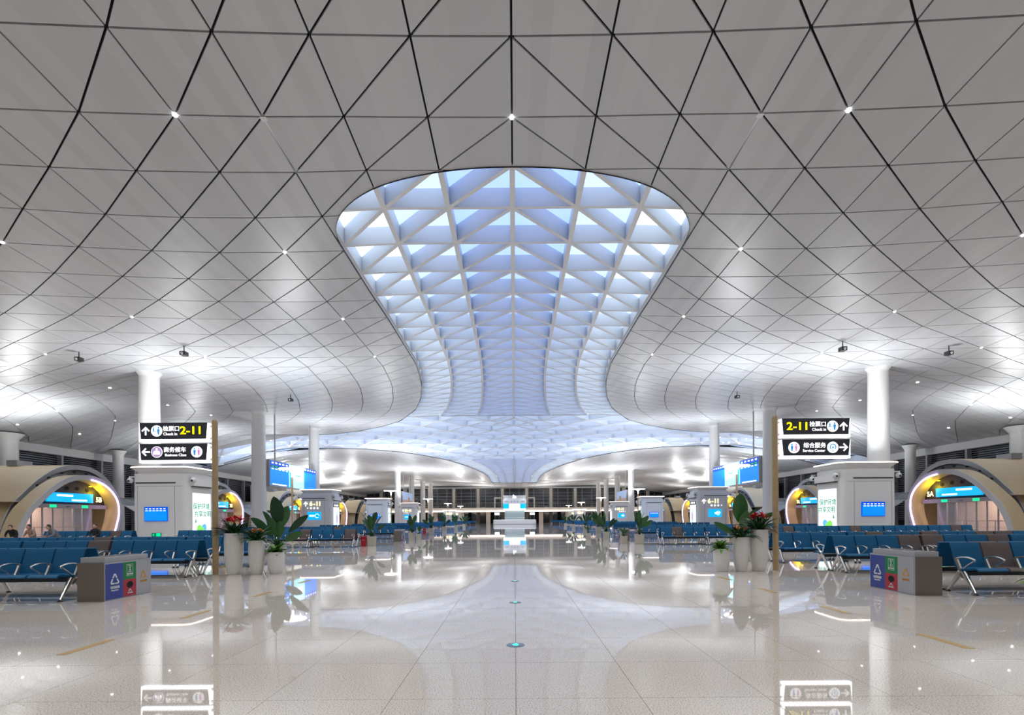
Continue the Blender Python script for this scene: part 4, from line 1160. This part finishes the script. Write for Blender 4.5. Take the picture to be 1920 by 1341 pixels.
# ------------------------------------------------------------------ gate portals: two nested shells opening towards the aisle
PROF = [(31.9,0),(32.25,1.05),(32.75,2.0),(33.35,2.6),(34.3,3.46),(35.5,4.2),(36.9,4.5),(38.2,4.33),(39.2,3.75),(39.8,2.95),(39.9,2.0),(39.65,1.07),(39.25,0)]
YC = 36.0
def offset_prof(pr, o):
    out = []; n = len(pr)
    for i, (y, z) in enumerate(pr):
        a = pr[max(0, i-1)]; b = pr[min(n-1, i+1)]; d = Vector((b[0]-a[0], b[1]-a[1])).normalized(); q = (y-d.y*o, max(0, z+d.x*o)); out.append(q)
    out[0] = (out[0][0], 0); out[-1] = (out[-1][0], 0); return out
def portal(s, dy, num, label, near):
    X = lambda v: v if s < 0 else -v
    root = empty('gate_portal', (X(-31.5), YC+dy, 0), label=label, cat='gate', group='tan shell gate portals')
    def fin(mb): return mb.move(-root.location.x, -(YC+dy), 0)
    inner = spline([(y-0+dy, z) for y, z in PROF], 3); outer = offset_prof(inner, .34)
    big_i = [((y-dy-36)*1.16+36+1.5+dy, z*1.2) for y, z in inner]; big_o = offset_prof(big_i, .36)
    def shell(pi, po, x0, x1, name, m):
        mb = MB(); n = len(pi)
        for pr in (pi, po):
            vs = []
            for (y, z) in pr: vs += [(X(x0), y, z), (X(x1), y, z)]
            mb.add(vs, [(2*i, 2*i+1, 2*i+3, 2*i+2) for i in range(n-1)])
        vs = []
        for a, b in zip(pi, po): vs += [(X(x1), a[0], a[1]), (X(x1), b[0], b[1])]
        mb.add(vs, [(2*i, 2*i+1, 2*i+3, 2*i+2) for i in range(n-1)])
        return obj(name, fin(mb), m, root, True)
    def ring(pi, po, x, t, name):
        mb = MB(); vs = []; n = len(pi)
        for a, b in zip(pi, po): vs += [(X(x), a[0], a[1]), (X(x), b[0], b[1]), (X(x-t), b[0], b[1]), (X(x-t), a[0], a[1])]
        fs = []
        for i in range(n-1):
            for k in range(4):
                k2 = (k+1) % 4; fs.append((4*i+k, 4*i+k2, 4*i+4+k2, 4*i+4+k))
        return obj(name, fin(mb.add(vs, fs)), M_RING, root, True)
    shell(inner, outer, -31.6, -32.6, 'front_shell', M_TAN); ring(inner, outer, -31.5, .1, 'front_ring')
    shell(big_i, big_o, -33.6, -43.2 if near else -36.6, 'rear_shell', M_TAN); ring(big_i, big_o, -33.5, .1, 'rear_ring')
    # dark soffit closing the gap between the two shells, with downlights
    mb = MB(); vs = []
    for a, b in zip(outer, big_i): vs += [(X(-32.6), a[0], a[1]), (X(-33.6), b[0], b[1])]
    sf = obj('dark_soffit', fin(mb.add(vs, [(2*i, 2*i+1, 2*i+3, 2*i+2) for i in range(len(outer)-1)])), M_DARKPANEL, root)
    # back wall above the doors and the doors themselves
    XB = -32.62
    top = [p for p in inner if p[1] >= 2.35]; vs = [(X(XB), y, z) for y, z in top]
    bw = obj('tympanum', fin(MB().add(vs, [tuple(range(len(vs)))])), M_DARKPANEL, root)
    def B(name, x0, x1, ya, yb, z0, z1, m, parent=None):
        a, b = X(x0), X(x1); return obj(name, fin(MB().box(min(a,b), max(a,b), ya+dy, yb+dy, z0, z1)), m, parent or root)
    for k in range(4):
        c = MB().disc((X(XB+.02), 35.7+dy+k*.85, 3.88-.05*abs(k-1.5)**2), .14, 'x', 16); obj('downlight', fin(c), M_BLACK, bw)
    for k in range(6):
        q = 12+k*2; a, b = outer[q], big_i[q]; c = MB().sphere((X(-33.1), (a[0]+b[0])/2, (a[1]+b[1])/2), .11, 10); obj('downlight', fin(c), M_BLACK, sf)
    hd = B('door_header', XB-.05, XB+.25, 33.0, 39.75, 2.38, 2.68, M_HEADER)
    scn = B('gate_screen', XB+.1, XB+.22, 34.75, 38.55, 2.84, 3.5, M_SCRCYAN)
    for (ya, yb, za, zb) in ((35.5,36.8,3.24,3.38),(36.7,38.0,2.93,3.05)): B('screen_words', XB+.22, XB+.226, ya, yb, za, zb, M_TXTW, scn)
    text('gate_number', num, .52, M_TXTWARM, root, (X(XB+.24)-root.location.x, 39.05-YC, 3.08), 'right' if s < 0 else 'left', .03)
    for yy in (34.9, 37.5): B('exit_sign', XB+.25, XB+.28, yy, yy+.5, 2.44, 2.62, M_EXIT, hd)
    B('sensor', XB+.25, XB+.29, 36.2, 36.5, 2.5, 2.54, M_SLOT, hd)
    for k in range(8):
        yy = 33.0+k*.80; B('door_mullion', XB-.03, XB+.05, yy-.03, yy+.03, 0, 2.38, M_MULL)
    for k in range(7):
        yy = 33.0+k*.80; B('door_leaf', XB, XB+.015, yy+.03, yy+.77, .02, 2.38, M_GLASS)
    B('handrail', XB-.6, XB-.55, 33.2, 38.6, 1.0, 1.06, M_YEL); B('handrail', XB-.6, XB-.55, 33.2, 38.6, .55, .58, M_MULL)
    for k in range(5): B('rail_post', XB-.6, XB-.55, 33.3+k*1.3, 33.36+k*1.3, 0, 1.0, M_MULL)
    B('corridor_wall', XB-2.6, XB-2.5, 31.8, 40, 0, 3.2, M_PALE); B('corridor_ceiling', XB-2.6, XB-.1, 32.6, 39.3, 2.75, 2.8, M_PALE)
    point_light('corridor_lamp', (X(XB-1.2), 36.0+dy, 2.3), 95, (1.0, .84, .74), .3)
    fx = -37.5 if near else -35.8
    fb = B('roof_floodlight', fx-.4, fx+.4, 37.4, 38.6, 5.62, 6.05, M_STEELG)
    area_light('portal_floodlight', (X(fx), 38.0+dy, 6.1), .8, PORTAL_UP, (.96, .98, 1.0), (math.pi, 0, 0))
    # purple strip along the far jamb, yellow glow lamp behind it
    far = [p for p in inner if p[0]-dy > 37.3]; st = MB().tube([(X(-31.46), y-.04, z) for y, z in far], .055, 6); obj('purple_light_strip', fin(st), M_PURPLE, root)
    nearp = [p for p in inner if p[0]-dy < 32.9 and p[1] < 2.2]; st = MB().tube([(X(-31.9), y+.05, z) for y, z in nearp], .03, 6); obj('purple_light_strip', fin(st), M_PURPLE, root)
    yl = MB().box(X(-32.4)-.04, X(-32.4)+.04, 38.2+dy, 38.4+dy, 4.05, 4.12); obj('yellow_lamp', fin(yl), M_YLIGHT, root)
    point_light('yellow_glow', (X(-32.3), 38.75+dy, 3.6), 34, (1.0, .74, .01), .06)
    return root
NUM = ['5', '7', '9', '11', '13']
for s in (-1, 1):  # the nearest pair is unseen, added so its floodlights brighten the ceiling
    portal(s, -18.2, '3'+('B' if s < 0 else 'A'), 'unseen tan shell gate portal numbered %s on the %s, before the 5%s portal' % ('3'+('B' if s < 0 else 'A'), SIDE[s], 'B' if s < 0 else 'A'), True)
    for i, dy in enumerate((0, 18.2, 36.2, 54.2, 72.2)):
        portal(s, dy, NUM[i]+('B' if s < 0 else 'A'), 'tan shell gate portal numbered %s with purple light strip on the %s' % (NUM[i]+('B' if s < 0 else 'A'), SIDE[s]), i < 1)
# curved glazing between the portals
def glazing(s, y0, y1, label):
    X = lambda v: v if s < 0 else -v
    r = empty('curved_glazing', (X(-33), (y0+y1)/2, 0), label=label, cat='glass wall')
    prof = spline([(-31.2,0),(-31.5,1.0),(-32.3,2.0),(-33.6,2.8),(-35.4,3.4),(-37.0,3.6)], 1); nc = 5
    for i in range(len(prof)-1):
        for k in range(nc):
            ya = y0+(y1-y0)*k/nc+.03; yb = y0+(y1-y0)*(k+1)/nc-.03
            (xa, za), (xb, zb) = prof[i], prof[i+1]; ox = X(-33); oy = (y0+y1)/2
            obj('glass_pane', MB().slab([(X(xa)-ox, ya-oy, za+.02), (X(xa)-ox, yb-oy, za+.02), (X(xb)-ox, yb-oy, zb-.02), (X(xb)-ox, ya-oy, zb-.02)], [(0,1,2,3)], None, .03), M_GLASSG, r)
    fr = MB()
    for (xa, za) in prof: fr.box(X(xa)-.03, X(xa)+.03, y0, y1, za-.03 if za > .03 else 0, za+.03)
    for k in range(nc+1):
        yy = y0+(y1-y0)*k/nc; fr.tube([(X(a), yy, max(b, .03)) for a, b in prof], .03, 6)
    fr.move(-X(-33), -(y0+y1)/2, 0); obj('frame', fr, M_RING, r)
for s in (-1, 1):
    for i, (a, b) in enumerate(((43.1, 49.0), (61.3, 67.2), (79.3, 85.2))):
        glazing(s, a, b, 'curved grey glass canopy between %s portals, %s from the viewer' % (SIDE[s], ROWN[i]))

# ------------------------------------------------------------------ central service desk
r = empty('service_island', (0, 121, 0), label='white central service island with screens at the far end of the aisle', cat='desk')
obj('counter', loft(MB(), [(rrect(-5.1,5.1,-2,2,.6),.0),(rrect(-5.1,5.1,-2,2,.6),1.0),(rrect(-4.9,4.9,-1.8,1.8,.5),1.12)]), M_WHITE, r, True)
obj('counter_plinth', loft(MB(), [(rrect(-5.15,5.15,-2.05,2.05,.6),.0),(rrect(-5.15,5.15,-2.05,2.05,.6),.08)]), M_SEAM, r)
obj('glass_drum', loft(MB(), [(rrect(-2.4,2.4,-1.4,1.4,.3),1.12),(rrect(-2.4,2.4,-1.4,1.4,.3),3.4)]), mat('pale_glass', (.42,.52,.52), .1), r)
obj('shelf_band', loft(MB(), [(rrect(-2.45,2.45,-1.45,1.45,.3),1.5),(rrect(-2.45,2.45,-1.45,1.45,.3),1.62)]), M_WHITE, r)
obj('lit_band', loft(MB(), [(rrect(-2.6,2.6,-1.6,1.6,.3),3.4),(rrect(-2.6,2.6,-1.6,1.6,.3),3.7)]), M_LAMPWHITE, r)
obj('screen_drum', loft(MB(), [(rrect(-2.7,2.7,-1.65,1.65,.3),3.7),(rrect(-2.75,2.75,-1.65,1.65,.3),5.1)]), M_WHITE, r)
for (a, b, m) in ((-2.7,-1.4,M_SCRCYAN),(-1.25,1.25,mat('screen_lilac',(.8,.7,.95),.3,emit=(.85,.72,.98),estr=1.1)),(1.4,2.7,M_SCRCYAN)):
    obj('screen', MB().box(a, b, -1.72, -1.66, 3.75, 4.9), m, r)
obj('crown', loft(MB(), [(rrect(-2.8,2.8,-1.7,1.7,.3),5.1),(rrect(-2.75,2.75,-1.65,1.65,.3),5.9),(rrect(-2.6,2.6,-1.5,1.5,.3),6.2),(rrect(-2.8,2.8,-1.7,1.7,.3),6.9)]), M_WHITE, r, True)
for x in (-2.3,-2.0,-1.7,-.7,0,.7,1.7,2.0,2.3): obj('spot_hole', MB().disc((x, -1.72, 5.45), .1, 'y', 12), M_SLOT, r)
obj('lit_emblem', MB().prism([(-.45,6.25),(.45,6.25),(.3,6.7),(.05,6.75),(-.25,7.1),(-.4,7.0)], -1.74, -1.70, 'y'), M_TXTW, r)
for s in (-1, 1):
    fxx, fyy, fz = s*4.2, 142.5, 4.45
    df = MB().box(fxx-1.6, fxx-1.2, fyy-.3, fyy+.3, fz, fz+3.0)
    dframe = obj('doorway_jamb', df, M_CREAM, mz); obj('doorway_jamb', MB().box(fxx+1.2, fxx+1.6, fyy-.3, fyy+.3, fz, fz+3.0), M_CREAM, mz)
    obj('doorway_lintel', MB().box(fxx-1.2, fxx+1.2, fyy-.3, fyy+.3, fz+2.6, fz+3.0), M_CREAM, mz)
# lit notice boards under the mezzanine
for s in (-1, 1):
    g = empty('notice_board', (s*4.7, 134, 0), label='white lit notice board on legs %s of the service island' % SIDE[s], cat='sign')
    obj('board', MB().box(-.65,.65,-.04,.04,2.3,3.0), M_TXTW, g)
    for q in (-.55,.55): obj('leg', MB().box(q-.03,q+.03,-.03,.03,0,2.3), M_STEELG, g)

# ------------------------------------------------------------------ small ceiling fittings
def hang(px, py, d, label):
    x, y, z = pix(px, py, d); zt = zsurf(x, y); 
    r = empty('ceiling_camera', (x, y, zt), label=label, cat='camera')
    obj('drop_rod', MB().tube([(0,0,.03),(0,0,-.32)], .025, 6), M_CAMK, r); obj('camera_body', MB().box(-.14,.14,-.16,.16,-.52,-.32), M_CAMK, r); obj('lens', MB().sphere((0,-.18,-.44), .07, 8), M_CAMW, r, True)
hang(345, 648, 26.5, 'dark camera hanging under the left ceiling above the first kiosk')
hang(1580, 640, 26.5, 'dark camera hanging under the right ceiling above the first kiosk')
hang(545, 755, 38, 'dark camera hanging under the left ceiling between the first two columns')
hang(1382, 748, 38, 'dark camera hanging under the right ceiling between the first two columns')
hang(148, 655, 28, 'small camera hanging under the ceiling at the far left')
hang(1779, 640, 28, 'small camera hanging under the ceiling at the far right')
dl = MB().lathe([(.0,-.02),(.07,-.02),(.09,.0),(.09,.03)], (0,0,0), 14).mesh('downlight', M_LAMPWHITE)
for s in (-1, 1):
    for i in range(16):
        a = i*.16; x = s*(32.5+4.5*math.cos(a+.4)); y = 62+9*math.sin(a*1.5-.8)+i*.25; o = bpy.data.objects.new('ceiling_downlight', dl); COL.objects.link(o); o.location = (x, y, zsurf(x, y)-.02)
        tag(o, 'tiny bright downlight in a curved row on the %s ceiling' % SIDE[s], 'light', 'curved downlight row on the %s' % SIDE[s])
    for i in range(12):
        x = s*(29+(i % 4)*4.2); y = 36+(i//4)*5+(i % 3); o = bpy.data.objects.new('ceiling_downlight', dl); COL.objects.link(o); o.location = (x, y, zsurf(x, y)-.02)
        tag(o, 'tiny bright downlight scattered above the %s portals' % SIDE[s], 'light', 'downlights above the %s portals' % SIDE[s])

# ------------------------------------------------------------------ seated travellers in the fourth left row
def person(x, y, lean, turn, cloth, label, lying=False):
    root = empty('person', (x, y, 0), label=label, cat='person')
    verts = [(0,0,.50),(0,-.02+lean*-.12,.66),(0,-.02-lean*.28,.86),(0,-.03-lean*.42,1.0),(0,-.04-lean*.5,1.06)]
    rad = [.15,.15,.17,.10,.055]
    edges = [(0,1),(1,2),(2,3),(3,4)]
    for sg in (-1, 1):
        i = len(verts); sh = verts[3]
        verts += [(sg*.17, sh[1], sh[2]-.04), (sg*.23, sh[1]-.07, .78-lean*.05), (sg*.12, sh[1]-.28, .68-lean*.02), (sg*.09, -.02, .49), (sg*.11, -.42, .50), (sg*.11, -.44, .10), (sg*.11, -.56, .045)]
        rad += [.075,.055,.04,.10,.08,.055,.04]
        edges += [(3,i),(i,i+1),(i+1,i+2),(0,i+3),(i+3,i+4),(i+4,i+5),(i+5,i+6)]
    me = bpy.data.meshes.new('clothed_body'); me.from_pydata(verts, edges, []); me.materials.append(cloth)
    b = bpy.data.objects.new('clothed_body', me); COL.objects.link(b); b.parent = root
    md = b.modifiers.new('skin', 'SKIN'); 
    for k, sv in enumerate(me.skin_vertices[0].data): sv.radius = (rad[k], rad[k]*.85); sv.use_root = (k == 0)
    ss = b.modifiers.new('sub', 'SUBSURF'); ss.levels = 1; ss.render_levels = 2
    hc = (0, verts[4][1]-.03-lean*.08, verts[4][2]+.13-lean*.05)
    h = MB().sphere(hc, .105, 14, (.82, .95, 1.18)); h.sphere((0, hc[1]-.105, hc[2]-.02), .02, 6); h.sphere((.088, hc[1], hc[2]-.01), .025, 6, (.4,1,1.2)); h.sphere((-.088, hc[1], hc[2]-.01), .025, 6, (.4,1,1.2))
    hd = obj('head', h, M_SKIN, root, True)
    obj('hair', MB().sphere((0, hc[1]+.022, hc[2]+.03), .112, 14, (.86, .95, 1.08)), M_HAIR, hd, True)
    for sg in (-1, 1):
        obj('eye', MB().sphere((sg*.034, hc[1]-.088, hc[2]+.0), .012, 6), M_HAIR, hd)
        k = 5 if sg < 0 else 12; p = verts[k+2]
        hm = MB().box(p[0]-.035, p[0]+.035, p[1]-.10, p[1]-.02, p[2]-.02, p[2]+.015)
        for q in range(4): hm.tube([(p[0]-.027+q*.018, p[1]-.09, p[2]), (p[0]-.027+q*.018, p[1]-.14, p[2]-.01), (p[0]-.027+q*.018, p[1]-.16+.006*abs(q-1.5), p[2]-.035)], .008, 5)
        hm.tube([(p[0]-sg*.03, p[1]-.05, p[2]), (p[0]-sg*.055, p[1]-.09, p[2]-.01)], .009, 5)
        obj('hand', hm, M_SKIN, root, True)
    root.rotation_euler = (0, 0, turn)
    return root
ys = 26.2-.36
person(-21.55, ys, .15, .2, M_BLACKCLOTH, 'person in a black jacket sitting upright before the left portal')
person(-23.45, ys, .75, -.3, M_GREYCLOTH, 'person in grey and black bent forward on the left bench')
person(-24.75, ys, .5, .1, M_PINKCLOTH, 'person in a dusty pink top with head lowered on the left bench')
person(-25.75, ys, .95, .5, M_BLACKCLOTH, 'person in dark clothes slumped low at the far left of the bench')

# fill downlights at panel joints, most of them added to brighten floor and seats
nd = 0
dn = MB().lathe([(.0,-.03),(.035,-.03),(.05,-.02),(.05,.03)], (0,0,0), 16).mesh('fill_downlight', M_LAMPWHITE)
for jr in (2, 5, 9, 13, 16, 19, 22):
    dd = ROWS[jr]
    for n in (0, 4, 8, 11):
        if n == 0 and dd > 1.3: continue
        for sg in ((-1, 1) if n else (1,)):
            x, y, z = node(sg*n, dd)
            if abs(x) > 40: continue
            o = bpy.data.objects.new('fill_downlight', dn); COL.objects.link(o); o.location = (x, y, z)
            tag(o, 'small round white fill downlight at a joint of the ceiling panels', 'light', 'downlights at the panel joints')
            area_light('fill_downlight_lamp', (x, y, z-.04), .06, DOWN, (.87, .94, 1.0), (0, 0, 0), math.radians(150))

for sg in (-1, 1):  # two lamps added to brighten the service island
    x, y = sg*4.0, 113.5; z = zsurf(x, y)
    o = bpy.data.objects.new('fill_downlight', dn); COL.objects.link(o); o.location = (x, y, z+.02)
    tag(o, 'small downlight above the service island, %s of the skylight arm' % SIDE[sg], 'light')
    area_light('added_island_light', (x, y, z-.04), .2, 75, (.95, .98, 1.0), (math.radians(38), 0, 0), math.radians(70))
